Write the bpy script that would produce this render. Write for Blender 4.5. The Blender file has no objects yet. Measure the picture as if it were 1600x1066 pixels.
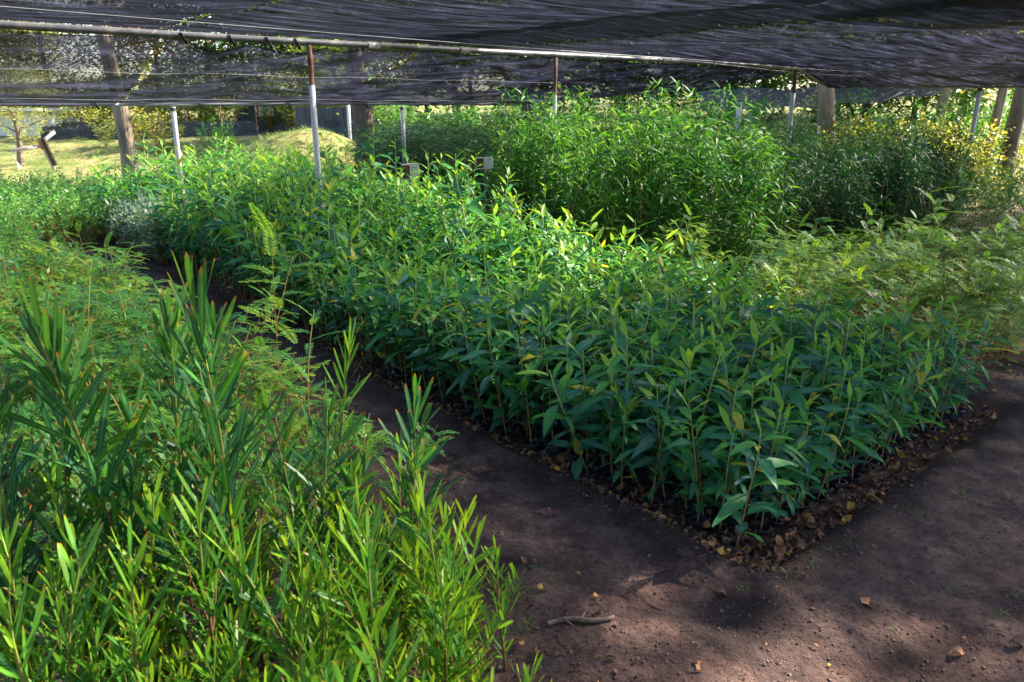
import bpy, math, random
import numpy as np
from mathutils import Vector, Matrix, noise
R = math.radians
rng = random.Random(7)
sc = bpy.context.scene
C = bpy.context.collection

# ------------------------------------------------------------------ camera, sky, sun, exposure
EYE = 1.65
cam_d = bpy.data.cameras.new('camera'); cam = bpy.data.objects.new('camera', cam_d); C.objects.link(cam)
cam.location = (0, 0, EYE); cam.rotation_euler = (R(90 - 17.27), 0, 0)
cam_d.lens = 26.78; cam_d.sensor_width = 36; cam_d.clip_start = 0.05; cam_d.clip_end = 2000
cam_d.dof.use_dof = True; cam_d.dof.focus_distance = 4.2; cam_d.dof.aperture_fstop = 7
sc.camera = cam
SUN_AZ, SUN_EL = 24, 37          # azimuth measured from +X towards +Y
S = Vector((math.cos(R(SUN_EL)) * math.cos(R(SUN_AZ)), math.cos(R(SUN_EL)) * math.sin(R(SUN_AZ)), math.sin(R(SUN_EL))))
w = bpy.data.worlds.new("World"); sc.world = w; w.use_nodes = True
nt = w.node_tree; bg = nt.nodes['Background']
sky = nt.nodes.new('ShaderNodeTexSky'); sky.sky_type = 'NISHITA'; sky.sun_disc = False
sky.sun_elevation = R(SUN_EL); sky.sun_rotation = math.atan2(S.x, S.y)
nt.links.new(sky.outputs[0], bg.inputs[0]); bg.inputs[1].default_value = 0.1
sd = bpy.data.lights.new('sun', 'SUN'); sun = bpy.data.objects.new('sun', sd); C.objects.link(sun)
sd.energy = 5.0; sd.angle = R(0.55); sd.color = (1.0, 0.9, 0.74)
sun.rotation_euler = S.to_track_quat('Z', 'Y').to_euler()
sc.view_settings.view_transform = 'Standard'; sc.view_settings.look = 'None'
sc.view_settings.gamma = 1; sc.view_settings.exposure = 2.38
sc.cycles.max_bounces = 7; sc.cycles.diffuse_bounces = 3; sc.cycles.glossy_bounces = 2
sc.cycles.transmission_bounces = 4; sc.cycles.transparent_max_bounces = 10
sc.cycles.caustics_reflective = False; sc.cycles.caustics_refractive = False

# ------------------------------------------------------------------ layout: bed axes and helpers
A = Vector((0.91, 2.43, 0)); V = Vector((0.765, 0.644, 0)); U = Vector((-0.644, 0.765, 0))
def P(wc, t, z=0.0):                     # bed coordinates: wc across the bed, t along it
    p = A + V * wc + U * t; return Vector((p.x, p.y, z))
def WT(x, y):
    d = Vector((x, y, 0)) - A; return d.dot(V), d.dot(U)
def at(px, d, z=0.0):                    # a bearing (photo column) and a distance -> ground position
    return Vector(((px - 800) / 1241 * d, d, z))
def hz(py, d):                           # height seen at a photo row near the horizon
    return EYE + (163 - py) / 1241 * d
def sm(a, b, x):
    x = max(0, min(1, (x - a) / (b - a))); return x * x * (3 - 2 * x)

def gh(x, y):                            # ground height
    wc, t = WT(x, y); z = 0.0
    inb = sm(-0.06, 0.1, wc) * sm(2.62, 2.42, wc) * sm(-0.1, 0.06, t)      # sunken bed floor
    bank = sm(-0.5, -0.1, t) * (1 - inb) * (1 - sm(2.9, 3.4, wc)) * sm(-0.45, 0, wc) * .03
    z += bank - 0.055 * inb
    if wc < 0.2:                          # the trodden path, a low ridge on its left
        z += 0.05 * math.exp(-((wc + .72) / .25) ** 2) * (1 - sm(6, 8, t)) - .02 * math.exp(-((wc + .25) / .2) ** 2)
    z -= 0.04 * sm(3.0, 3.2, wc) * sm(0.1, 0.4, t) * sm(6, 5, wc)
    n = noise.noise(Vector((x * 1.3, y * 1.3, 0)))
    z += 0.022 * n + 0.011 * noise.noise(Vector((x * 5, y * 5, 3.1)))
    if y < 7: z += 0.006 * noise.noise(Vector((x * 17, y * 17, 1.7))) + .003 * noise.noise(Vector((x * 41, y * 41, 1.7)))
    if y > 11: z += 0.75 * sm(12, 26, y) + 2.2 * sm(30, 90, y)
    z += 0.93 * math.exp(-(((x + 4.6) / 1.7) ** 2 + ((y - 17.2) / 1.9) ** 2))    # grass mound
    return z

# ------------------------------------------------------------------ tagging
def tag(o, label=None, cat=None, group=None, kind=None):
    if label: o['label'] = label
    if cat: o['category'] = cat
    if group: o['group'] = group
    if kind: o['kind'] = kind
    return o
def empty(name, loc=(0, 0, 0), rz=0):
    o = bpy.data.objects.new(name, None); C.objects.link(o); o.location = loc; o.rotation_euler = (0, 0, rz)
    o.empty_display_size = .1; return o
CH = {}
def copy_tree(o, parent=None):
    c = o.copy(); C.objects.link(c); c.parent = parent
    for ch in CH.get(o.name, []):
        d = copy_tree(ch, c); CH.setdefault(c.name, []).append(d)
    return c

# ------------------------------------------------------------------ mesh builder (quads only)
class MB:
    def __init__(s): s.v = []; s.f = []; s.a = []; s.m = []
    def add(s, vs, fs, at_, m=0):
        b = len(s.v); s.v += vs; s.a += at_
        for q in fs: s.f.append((b + q[0], b + q[1], b + q[2], b + q[3])); s.m.append(m)
    def arr(s):
        return (np.array(s.v, dtype=np.float32).reshape(-1, 3), np.array(s.f, dtype=np.int32).reshape(-1, 4),
                np.array(s.a, dtype=np.float32).reshape(-1, 3), np.array(s.m, dtype=np.int32))
    def build(s, name, mats, parent=None, smooth=True, mesh_only=False):
        return mk(name, s.arr(), mats, parent, smooth)
def mk(name, arr, mats, parent=None, smooth=True):
    v, f, a, m = arr
    me = bpy.data.meshes.new(name); nv, nf = len(v), len(f)
    me.vertices.add(nv); me.vertices.foreach_set('co', v.ravel())
    me.loops.add(nf * 4); me.loops.foreach_set('vertex_index', f.ravel())
    me.polygons.add(nf); me.polygons.foreach_set('loop_start', np.arange(0, nf * 4, 4, dtype=np.int32))
    me.polygons.foreach_set('loop_total', np.full(nf, 4, dtype=np.int32))
    me.polygons.foreach_set('use_smooth', np.full(nf, smooth))
    if not isinstance(mats, (list, tuple)): mats = [mats]
    for x in mats: me.materials.append(x)
    me.polygons.foreach_set('material_index', m)
    me.update(calc_edges=True)
    # tint (colour of this leaf), rib (1 on the midrib), tip (1 at the leaf tip)
    for i, n in enumerate(('tint', 'rib', 'tip')):
        at_ = me.attributes.new(n, 'FLOAT', 'POINT'); at_.data.foreach_set('value', a[:, i].copy())
    o = bpy.data.objects.new(name, me); C.objects.link(o)
    if parent: o.parent = parent; CH.setdefault(parent.name, []).append(o)
    return o
def merge(items):                        # items: (arr, 4x4 matrix, tint shift)
    vs, fs, as_, ms = [], [], [], []; off = 0
    for (v, f, a, m), M, dt in items:
        Mn = np.array(M, dtype=np.float32)
        vs.append(v @ Mn[:3, :3].T + Mn[:3, 3]); fs.append(f + off); off += len(v)
        a2 = a.copy(); a2[:, 0] += dt; as_.append(a2); ms.append(m)
    return np.concatenate(vs), np.concatenate(fs), np.concatenate(as_), np.concatenate(ms)

def frame(d, up=Vector((0, 0, 1))):
    d = d.normalized(); s = d.cross(up)
    if s.length < 1e-3: s = Vector((1, 0, 0))
    s.normalize(); return d, s, s.cross(d)
PROF = {'lance': [(0, .05), (.14, .55), (.34, 1), (.62, .78), (.85, .34), (1, .02)],
        'lance_lo': [(0, .08), (.3, 1), (.7, .66), (1, .03)],
        'strap': [(0, .18), (.15, .62), (.45, .95), (.75, 1), (.93, .62), (1, .08)],
        'strap_lo': [(0, .2), (.5, 1), (1, .12)]}
def leaf(mb, b, d, L, W, droop=.5, fold=.25, prof='lance', tint=.5, roll=0, m=0, wave=0):
    d, s, n = frame(Vector(d)); q = Matrix.Rotation(roll, 3, d); s = q @ s; n = q @ n
    p = Vector(b); pts = PROF[prof]; vs = []; at_ = []; fs = []; last = 0; ph = rng.uniform(0, 6)
    for i, (x, wd) in enumerate(pts):
        st = (x - last) * L; last = x
        if i: d = (d + Vector((0, 0, -1)) * droop * (pts[i][0] - pts[i - 1][0])).normalized()
        p = p + d * st
        nn = s.cross(d).normalized()
        wv = math.sin(ph + x * 7) * wave * W
        e = s * (W / 2 * wd)
        up_ = nn * (fold * W / 2 * wd)
        vs += [tuple(p - e + up_ + nn * wv), tuple(p), tuple(p + e + up_ - nn * wv)]
        tp = max(0, (x - .8) / .2)
        at_ += [(tint, 0, tp), (tint, 1, tp), (tint, 0, tp)]
        if i:
            k = (i - 1) * 3; fs += [(k, k + 1, k + 4, k + 3), (k + 1, k + 2, k + 5, k + 4)]
    mb.add(vs, fs, at_, m)
def rhomb(mb, b, d, L, W, n, tint, m=0):
    d = d.normalized(); s = d.cross(n)
    if s.length < 1e-4: s = d.cross(Vector((1, .2, 0)))
    s = s.normalized() * W / 2; c = b + d * L * .45
    mb.add([tuple(b), tuple(c - s), tuple(b + d * L), tuple(c + s)], [(0, 1, 2, 3)], [(tint, .5, 0), (tint, 0, .3), (tint, .5, .8), (tint, 0, .3)], m)
def tube(mb, pts, rad, n=5, tint=.5, m=0, cap=False):
    vs, fs, at_ = [], [], []
    k = len(pts)
    for i, p in enumerate(pts):
        p = Vector(p); a = Vector(pts[max(0, i - 1)]); b = Vector(pts[min(k - 1, i + 1)])
        d, s, u = frame(b - a, Vector((.3, 1, .05)) if abs((b - a).normalized().z) > .8 else Vector((0, 0, 1)))
        r = rad[i] if isinstance(rad, (list, tuple)) else rad
        for j in range(n):
            an = 2 * math.pi * j / n
            vs.append(tuple(p + s * math.cos(an) * r + u * math.sin(an) * r)); at_.append((tint, i / (k - 1), 0))
        if i:
            for j in range(n):
                j2 = (j + 1) % n; o = (i - 1) * n; fs.append((o + j, o + j2, o + n + j2, o + n + j))
    if cap:
        for i in (0, k - 1):
            c = len(vs); vs.append(tuple(pts[i])); at_.append((tint, i / (k - 1), 0)); o = i * n
            for j in range(0, n, 2): fs.append((o + j, o + (j + 1) % n, o + (j + 2) % n, c))
    mb.add(vs, fs, at_, m)
def box(mb, c, sx, sy, sz, M=None, tint=.5, m=0):
    vs = []
    for x in (-1, 1):
        for y in (-1, 1):
            for z in (-1, 1):
                p = Vector((x * sx / 2, y * sy / 2, z * sz / 2))
                if M: p = M @ p
                vs.append(tuple(Vector(c) + p))
    mb.add(vs, [(0, 1, 3, 2), (4, 6, 7, 5), (0, 4, 5, 1), (2, 3, 7, 6), (0, 2, 6, 4), (1, 5, 7, 3)], [(tint, .5, 0)] * 8, m)

# ------------------------------------------------------------------ materials
def newmat(name):
    m = bpy.data.materials.new(name); m.use_nodes = True; n = m.node_tree; n.nodes.clear()
    return m, n, n.nodes.new, n.links.new
def attr(N, name):
    a = N('ShaderNodeAttribute'); a.attribute_name = name; return a
def ramp(N, stops, interp='LINEAR'):
    r = N('ShaderNodeValToRGB'); e = r.color_ramp; e.interpolation = interp
    while len(e.elements) < len(stops): e.elements.new(.5)
    for i, (p, c) in enumerate(stops): e.elements[i].position = p; e.elements[i].color = (*c, 1)
    return r
def leafmat(name, stops, trans=.35, rough=.42, tipcol=None, ribcol=None, tb=1.7, gloss=.5):
    m, nt_, N, Lk = newmat(name)
    oi = N('ShaderNodeObjectInfo'); t = attr(N, 'tint')
    ma = N('ShaderNodeMath'); ma.operation = 'MULTIPLY_ADD'; ma.inputs[1].default_value = .22; Lk(oi.outputs['Random'], ma.inputs[0])
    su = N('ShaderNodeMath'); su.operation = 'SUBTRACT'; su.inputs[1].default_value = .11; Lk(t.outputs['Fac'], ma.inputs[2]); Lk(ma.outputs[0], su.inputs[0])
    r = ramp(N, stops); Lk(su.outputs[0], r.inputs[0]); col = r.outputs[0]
    tc = N('ShaderNodeTexCoord'); nz = N('ShaderNodeTexNoise'); nz.inputs['Scale'].default_value = 35; Lk(tc.outputs['Object'], nz.inputs['Vector'])
    hv = N('ShaderNodeHueSaturation'); mr = N('ShaderNodeMapRange'); mr.inputs[3].default_value = .72; mr.inputs[4].default_value = 1.28
    Lk(nz.outputs[0], mr.inputs[0]); Lk(mr.outputs[0], hv.inputs['Value']); Lk(col, hv.inputs['Color']); col = hv.outputs[0]
    if ribcol:
        ra = attr(N, 'rib'); pw = N('ShaderNodeMath'); pw.operation = 'POWER'; pw.inputs[1].default_value = 5; Lk(ra.outputs['Fac'], pw.inputs[0])
        sc_ = N('ShaderNodeMath'); sc_.operation = 'MULTIPLY'; sc_.inputs[1].default_value = .55; Lk(pw.outputs[0], sc_.inputs[0])
        mx = N('ShaderNodeMixRGB'); Lk(sc_.outputs[0], mx.inputs[0]); Lk(col, mx.inputs[1]); mx.inputs[2].default_value = (*ribcol, 1); col = mx.outputs[0]
    if tipcol:
        ta = attr(N, 'tip'); pw = N('ShaderNodeMath'); pw.operation = 'POWER'; pw.inputs[1].default_value = 4; Lk(ta.outputs['Fac'], pw.inputs[0])
        mx = N('ShaderNodeMixRGB'); Lk(pw.outputs[0], mx.inputs[0]); Lk(col, mx.inputs[1]); mx.inputs[2].default_value = (*tipcol, 1); col = mx.outputs[0]
    p = N('ShaderNodeBsdfPrincipled'); Lk(col, p.inputs['Base Color']); p.inputs['Roughness'].default_value = rough
    p.inputs['Specular IOR Level'].default_value = gloss
    tr = N('ShaderNodeBsdfTranslucent'); tcx = N('ShaderNodeMixRGB'); tcx.blend_type = 'MULTIPLY'; tcx.inputs[0].default_value = 1
    Lk(col, tcx.inputs[1]); tcx.inputs[2].default_value = (tb * 1.15, tb, tb * .45, 1); Lk(tcx.outputs[0], tr.inputs[0])
    mx = N('ShaderNodeMixShader'); mx.inputs[0].default_value = trans; Lk(p.outputs[0], mx.inputs[1]); Lk(tr.outputs[0], mx.inputs[2])
    o = N('ShaderNodeOutputMaterial'); Lk(mx.outputs[0], o.inputs[0]); return m
def stemmat(name, c0, c1):               # base colour -> tip colour along the stem
    m, nt_, N, Lk = newmat(name); a = attr(N, 'rib'); r = ramp(N, [(0, c0), (.45, c0), (1, c1)]); Lk(a.outputs['Fac'], r.inputs[0])
    p = N('ShaderNodeBsdfPrincipled'); Lk(r.outputs[0], p.inputs['Base Color']); p.inputs['Roughness'].default_value = .6
    o = N('ShaderNodeOutputMaterial'); Lk(p.outputs[0], o.inputs[0]); return m
def noisemat(name, stops, scale=6, rough=.8, bump=.3, detail=6, stretch=(1, 1, 1), bscale=None, dist=.02, metal=0):
    m, nt_, N, Lk = newmat(name); tc = N('ShaderNodeTexCoord'); mp = N('ShaderNodeMapping'); mp.inputs['Scale'].default_value = stretch
    Lk(tc.outputs['Object'], mp.inputs[0]); nz = N('ShaderNodeTexNoise'); nz.inputs['Scale'].default_value = scale; nz.inputs['Detail'].default_value = detail
    nz.inputs['Roughness'].default_value = .65; Lk(mp.outputs[0], nz.inputs['Vector']); r = ramp(N, stops); Lk(nz.outputs[0], r.inputs[0])
    n2 = N('ShaderNodeTexNoise'); n2.inputs['Scale'].default_value = bscale or scale * 4; n2.inputs['Detail'].default_value = 6; Lk(mp.outputs[0], n2.inputs['Vector'])
    b = N('ShaderNodeBump'); b.inputs['Strength'].default_value = bump; b.inputs['Distance'].default_value = dist; Lk(n2.outputs[0], b.inputs['Height'])
    p = N('ShaderNodeBsdfPrincipled'); Lk(r.outputs[0], p.inputs['Base Color']); p.inputs['Roughness'].default_value = rough; p.inputs['Metallic'].default_value = metal
    Lk(b.outputs[0], p.inputs['Normal']); o = N('ShaderNodeOutputMaterial'); Lk(p.outputs[0], o.inputs[0]); return m

M = {}
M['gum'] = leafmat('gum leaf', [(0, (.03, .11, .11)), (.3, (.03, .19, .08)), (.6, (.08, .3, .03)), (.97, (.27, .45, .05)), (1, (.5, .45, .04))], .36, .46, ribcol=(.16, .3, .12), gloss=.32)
M['gum_stem'] = stemmat('gum stem', (.26, .16, .06), (.3, .42, .14))
M['strap'] = leafmat('strap leaf', [(0, (.01, .07, .05)), (.4, (.022, .125, .02)), (.75, (.09, .25, .015)), (1, (.23, .4, .02))], .33, .4, tipcol=(.4, .13, .02), ribcol=(.16, .28, .07), gloss=.25)
M['strap_stem'] = stemmat('strap stem', (.14, .06, .025), (.2, .26, .04))
M['fern'] = leafmat('feather leaf', [(0, (.02, .12, .06)), (.4, (.07, .22, .035)), (.75, (.2, .35, .03)), (1, (.44, .45, .05))], .42, .5)
M['fern_stem'] = stemmat('feather stem', (.3, .13, .035), (.22, .22, .05))
M['bush'] = leafmat('bush leaf', [(0, (.02, .09, .035)), (.5, (.05, .19, .035)), (1, (.12, .3, .06))], .36, .45)
M['silver'] = leafmat('silver leaf', [(0, (.07, .14, .1)), (.5, (.16, .26, .2)), (1, (.3, .4, .32))], .3, .5)
M['willow'] = leafmat('willow leaf', [(0, (.015, .08, .05)), (.4, (.03, .15, .03)), (.75, (.09, .26, .03)), (1, (.22, .38, .05))], .38, .5, gloss=.3)
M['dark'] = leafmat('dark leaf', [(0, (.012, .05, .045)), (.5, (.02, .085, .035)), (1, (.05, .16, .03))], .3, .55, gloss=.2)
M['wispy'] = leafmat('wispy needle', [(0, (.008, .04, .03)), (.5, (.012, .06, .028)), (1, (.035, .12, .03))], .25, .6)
M['golden'] = leafmat('golden leaf', [(0, (.08, .17, .03)), (.4, (.17, .26, .045)), (.75, (.3, .32, .06)), (1, (.42, .3, .08))], .4, .5)
M['treegreen'] = leafmat('tree leaf', [(0, (.02, .06, .02)), (.5, (.06, .13, .025)), (1, (.14, .2, .04))], .4, .5)
M['brownleaf'] = leafmat('brown tree leaf', [(0, (.1, .06, .035)), (.5, (.22, .13, .06)), (1, (.32, .22, .09))], .35, .6)
M['litter'] = leafmat('dry leaf', [(0, (.035, .02, .018)), (.3, (.11, .06, .045)), (.6, (.24, .125, .075)), (.93, (.38, .18, .085)), (1, (.44, .25, .06))], .1, .65, tb=1.1, gloss=.2)
M['grass'] = leafmat('grass blade', [(0, (.03, .09, .02)), (1, (.15, .24, .05))], .3, .5)
M['bark'] = noisemat('bark', [(.3, (.07, .05, .035)), (.5, (.2, .155, .11)), (.7, (.34, .27, .19))], 5, .9, 1, stretch=(1, 1, .25), dist=.06)
M['barkdark'] = noisemat('dark bark', [(.3, (.03, .022, .016)), (.6, (.1, .075, .05))], 5, .9, 1, stretch=(1, 1, .25), dist=.05)
M['white'] = noisemat('peeling white paint', [(0, (.16, .11, .08)), (.36, (.28, .22, .18)), (.41, (.46, .47, .5)), (1, (.6, .6, .63))], 9, .55, .2, dist=.004)
M['rust'] = noisemat('rusty steel', [(.3, (.05, .02, .014)), (.5, (.13, .05, .03)), (.7, (.24, .1, .05))], 12, .8, .4, dist=.004)
M['pipe'] = noisemat('galvanised pipe', [(.3, (.07, .07, .08)), (.5, (.14, .14, .155)), (.64, (.34, .33, .31)), (.75, (.3, .17, .1))], 3, .45, .15, stretch=(1, 1, 1), dist=.003)
M['red'] = noisemat('red paint', [(.3, (.4, .1, .05)), (.7, (.55, .2, .13))], 9, .6, .1)
M['bag'] = noisemat('black planting bag', [(.3, (.01, .01, .014)), (.7, (.03, .028, .038))], 12, .6, .6, dist=.01)
M['blackwall'] = noisemat('black sheeting', [(.35, (.012, .012, .016)), (.6, (.04, .04, .05)), (.75, (.16, .16, .18))], 3, .6, .5, stretch=(1, 1, 3), dist=.05)
M['greysheet'] = noisemat('grey sheeting', [(.35, (.03, .035, .045)), (.6, (.06, .065, .08)), (.68, (.3, .32, .35))], 2.2, .7, .3, dist=.04)
M['pale'] = noisemat('pale render', [(.3, (.5, .47, .43)), (.7, (.7, .68, .64))], 2, .8, .1)
M['twig'] = noisemat('twig bark', [(.3, (.07, .045, .035)), (.7, (.2, .14, .1))], 30, .9, .6, dist=.004)
M['board'] = noisemat('weathered board', [(.3, (.45, .42, .45)), (.6, (.62, .6, .64)), (.72, (.16, .1, .08))], 7, .8, .3, stretch=(1, 1, 3), dist=.005)
M['wire'] = noisemat('wire', [(.3, (.4, .4, .42)), (.7, (.6, .6, .62))], 9, .4, .1)

def soil():
    m, nt_, N, Lk = newmat('soil'); geo = N('ShaderNodeNewGeometry'); pos = geo.outputs['Position']
    def nz(s, d=7, r=.65):
        n = N('ShaderNodeTexNoise'); n.inputs['Scale'].default_value = s; n.inputs['Detail'].default_value = d; n.inputs['Roughness'].default_value = r; Lk(pos, n.inputs['Vector']); return n
    big = nz(.9, 4); mid = nz(6, 8, .7); fine = nz(55, 6, .7)
    r1 = ramp(N, [(.3, (.04, .023, .023)), (.46, (.1, .06, .054)), (.6, (.18, .115, .096)), (.75, (.27, .18, .145))]); Lk(mid.outputs[0], r1.inputs[0])
    r2 = ramp(N, [(.3, (.42, .4, .42)), (.5, (.85, .83, .84)), (.68, (1.2, 1.12, 1.03))]); Lk(big.outputs[0], r2.inputs[0])
    mx = N('ShaderNodeMixRGB'); mx.blend_type = 'MULTIPLY'; mx.inputs[0].default_value = 1; Lk(r1.outputs[0], mx.inputs[1]); Lk(r2.outputs[0], mx.inputs[2])
    r3 = ramp(N, [(.33, (.38, .36, .38)), (.5, (1, 1, 1)), (.72, (1.25, 1.2, 1.15))]); Lk(fine.outputs[0], r3.inputs[0])
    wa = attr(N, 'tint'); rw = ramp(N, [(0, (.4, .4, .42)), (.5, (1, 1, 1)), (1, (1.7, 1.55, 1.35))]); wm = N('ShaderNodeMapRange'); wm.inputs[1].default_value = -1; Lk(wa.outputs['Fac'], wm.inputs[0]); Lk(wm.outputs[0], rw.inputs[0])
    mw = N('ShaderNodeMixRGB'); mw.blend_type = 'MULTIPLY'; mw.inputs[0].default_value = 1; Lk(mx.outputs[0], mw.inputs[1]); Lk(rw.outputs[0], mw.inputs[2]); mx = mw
    m2 = N('ShaderNodeMixRGB'); m2.blend_type = 'MULTIPLY'; m2.inputs[0].default_value = .9; Lk(mx.outputs[0], m2.inputs[1]); Lk(r3.outputs[0], m2.inputs[2])
    # far dry grass slope
    sp = N('ShaderNodeSeparateXYZ'); Lk(pos, sp.inputs[0]); mr = N('ShaderNodeMapRange'); mr.inputs[1].default_value = 12; mr.inputs[2].default_value = 14.5; Lk(sp.outputs[1], mr.inputs[0])
    g = nz(1.6, 6); rg = ramp(N, [(.33, (.08, .12, .03)), (.48, (.18, .19, .06)), (.64, (.3, .24, .11))]); Lk(g.outputs[0], rg.inputs[0])
    m3 = N('ShaderNodeMixRGB'); Lk(mr.outputs[0], m3.inputs[0]); Lk(m2.outputs[0], m3.inputs[1]); Lk(rg.outputs[0], m3.inputs[2])
    p = N('ShaderNodeBsdfPrincipled'); Lk(m3.outputs[0], p.inputs['Base Color']); p.inputs['Roughness'].default_value = .92; p.inputs['Specular IOR Level'].default_value = .25
    ad = N('ShaderNodeMath'); ad.operation = 'MULTIPLY_ADD'; ad.inputs[1].default_value = .4; Lk(fine.outputs[0], ad.inputs[0]); Lk(mid.outputs[0], ad.inputs[2])
    b = N('ShaderNodeBump'); b.inputs['Strength'].default_value = 1; b.inputs['Distance'].default_value = .05; Lk(ad.outputs[0], b.inputs['Height']); Lk(b.outputs[0], p.inputs['Normal'])
    o = N('ShaderNodeOutputMaterial'); Lk(p.outputs[0], o.inputs[0]); return m
M['soil'] = soil()

def netmat(name, open_, vary=.12, stretch_dir=(1, 7, 1), col=(.012, .012, .018), tcol=(.1, .105, .18)):
    # knitted shade cloth: open_ = share of light it passes square on; threads close up the more obliquely it is crossed
    m, nt_, N, Lk = newmat(name); uv = N('ShaderNodeTexCoord')
    def math_(op, a, b=None, clamp=False):
        n = N('ShaderNodeMath'); n.operation = op; n.use_clamp = clamp
        for k, x in enumerate((a, b)):
            if x is None: continue
            if isinstance(x, (int, float)): n.inputs[k].default_value = x
            else: Lk(x, n.inputs[k])
        return n.outputs[0]
    mp = N('ShaderNodeMapping'); mp.inputs['Scale'].default_value = stretch_dir; Lk(uv.outputs['Object'], mp.inputs[0])
    n1 = N('ShaderNodeTexNoise'); n1.inputs['Scale'].default_value = .9; n1.inputs['Detail'].default_value = 6; Lk(mp.outputs[0], n1.inputs['Vector'])
    n2 = N('ShaderNodeTexNoise'); n2.inputs['Scale'].default_value = 110; n2.inputs['Detail'].default_value = 1; Lk(uv.outputs['Object'], n2.inputs['Vector'])
    a = N('ShaderNodeMapRange'); a.inputs[1].default_value = .3; a.inputs[2].default_value = .7; a.inputs[3].default_value = open_ - vary; a.inputs[4].default_value = open_ + vary; Lk(n1.outputs[0], a.inputs[0])
    b = N('ShaderNodeMapRange'); b.inputs[1].default_value = .3; b.inputs[2].default_value = .7; b.inputs[3].default_value = -.1; b.inputs[4].default_value = .1; Lk(n2.outputs[0], b.inputs[0])
    op = math_('MAXIMUM', math_('MINIMUM', math_('ADD', a.outputs[0], b.outputs[0]), .97), .02)
    g = N('ShaderNodeNewGeometry'); dt = N('ShaderNodeVectorMath'); dt.operation = 'DOT_PRODUCT'; Lk(g.outputs['Incoming'], dt.inputs[0]); Lk(g.outputs['Normal'], dt.inputs[1])
    c = math_('MAXIMUM', math_('ABSOLUTE', dt.outputs['Value']), .05)
    tr_ = math_('POWER', op, math_('DIVIDE', 1.0, c))
    d = N('ShaderNodeBsdfPrincipled'); d.inputs['Base Color'].default_value = (*col, 1); d.inputs['Roughness'].default_value = .6; d.inputs['Specular IOR Level'].default_value = .12
    t = N('ShaderNodeBsdfTranslucent'); n3 = N('ShaderNodeTexNoise'); n3.inputs['Scale'].default_value = 1.6; n3.inputs['Detail'].default_value = 8; n3.inputs['Roughness'].default_value = .7; Lk(mp.outputs[0], n3.inputs['Vector'])
    r3 = ramp(N, [(.4, (.004, .004, .006)), (.52, tuple(x * .22 for x in tcol)), (.6, tuple(x * .5 for x in tcol)), (.72, tcol)]); Lk(n3.outputs[0], r3.inputs[0]); 
    gr_ = N('ShaderNodeTexNoise'); gr_.inputs['Scale'].default_value = 60; gr_.inputs['Detail'].default_value = 3; gr_.inputs['Roughness'].default_value = .8; Lk(uv.outputs['Object'], gr_.inputs['Vector'])
    gm = N('ShaderNodeMapRange'); gm.inputs[1].default_value = .35; gm.inputs[2].default_value = .65; gm.inputs[3].default_value = .35; gm.inputs[4].default_value = 1.7; Lk(gr_.outputs[0], gm.inputs[0])
    gx_ = N('ShaderNodeMixRGB'); gx_.blend_type = 'MULTIPLY'; gx_.inputs[0].default_value = 1; Lk(r3.outputs[0], gx_.inputs[1]); Lk(gm.outputs[0], gx_.inputs[2]); Lk(gx_.outputs[0], t.inputs[0])
    ms = N('ShaderNodeMixShader'); ms.inputs[0].default_value = .35; Lk(d.outputs[0], ms.inputs[1]); Lk(t.outputs[0], ms.inputs[2])
    tr = N('ShaderNodeBsdfTransparent'); mx = N('ShaderNodeMixShader'); Lk(tr_, mx.inputs[0]); Lk(ms.outputs[0], mx.inputs[1]); Lk(tr.outputs[0], mx.inputs[2])
    o = N('ShaderNodeOutputMaterial'); Lk(mx.outputs[0], o.inputs[0]); return m
M['net_thin'] = netmat('thin black shade net', .77, .06)
M['net_mid'] = netmat('black shade net', .6, .07)
M['net_dense'] = netmat('dense black shade net', .42, .06)
M['net_side'] = netmat('black side net', .66, .1, (1, 2.5, 1))
M['net_side_dense'] = netmat('dense black side net', .56, .07, (1, 3, 1))
M['net_grey'] = netmat('grey shade net', .5, .1, (1, 3, 1), (.12, .12, .14))

# ------------------------------------------------------------------ ground
def grid(xs, ys, f=gh):
    nx, ny = len(xs), len(ys)
    v = np.array([(x, y, f(x, y)) for y in ys for x in xs], dtype=np.float32)
    i = np.arange((nx - 1) * (ny - 1)); r = i // (nx - 1); c = i % (nx - 1); k = r * nx + c
    fc = np.stack([k, k + 1, k + nx + 1, k + nx], 1).astype(np.int32)
    return v, fc, np.zeros((len(v), 3), np.float32), np.zeros(len(fc), np.int32)
def axis(a, b, fine_a, fine_b, s, g=1.22):
    xs = list(np.arange(fine_a, fine_b, s)); st = s; x = fine_a; lo = []
    while x > a: st *= g; x -= st; lo.append(max(x, a))
    hi = []; x = xs[-1]; st = s
    while x < b: st *= g; x += st; hi.append(min(x, b))
    return lo[::-1] + xs + hi
gx = axis(-300, 300, -2.5, 4.2, .03); gy = axis(-60, 400, 1.2, 6.5, .03)
gx = sorted(set([round(float(x), 4) for x in gx] + [round(x, 3) for x in np.arange(-12, 12, .5)]))
gy = sorted(set([round(float(x), 4) for x in gy] + [round(x, 3) for x in np.arange(7, 30, .5)]))
gr = grid(gx, gy)
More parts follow.
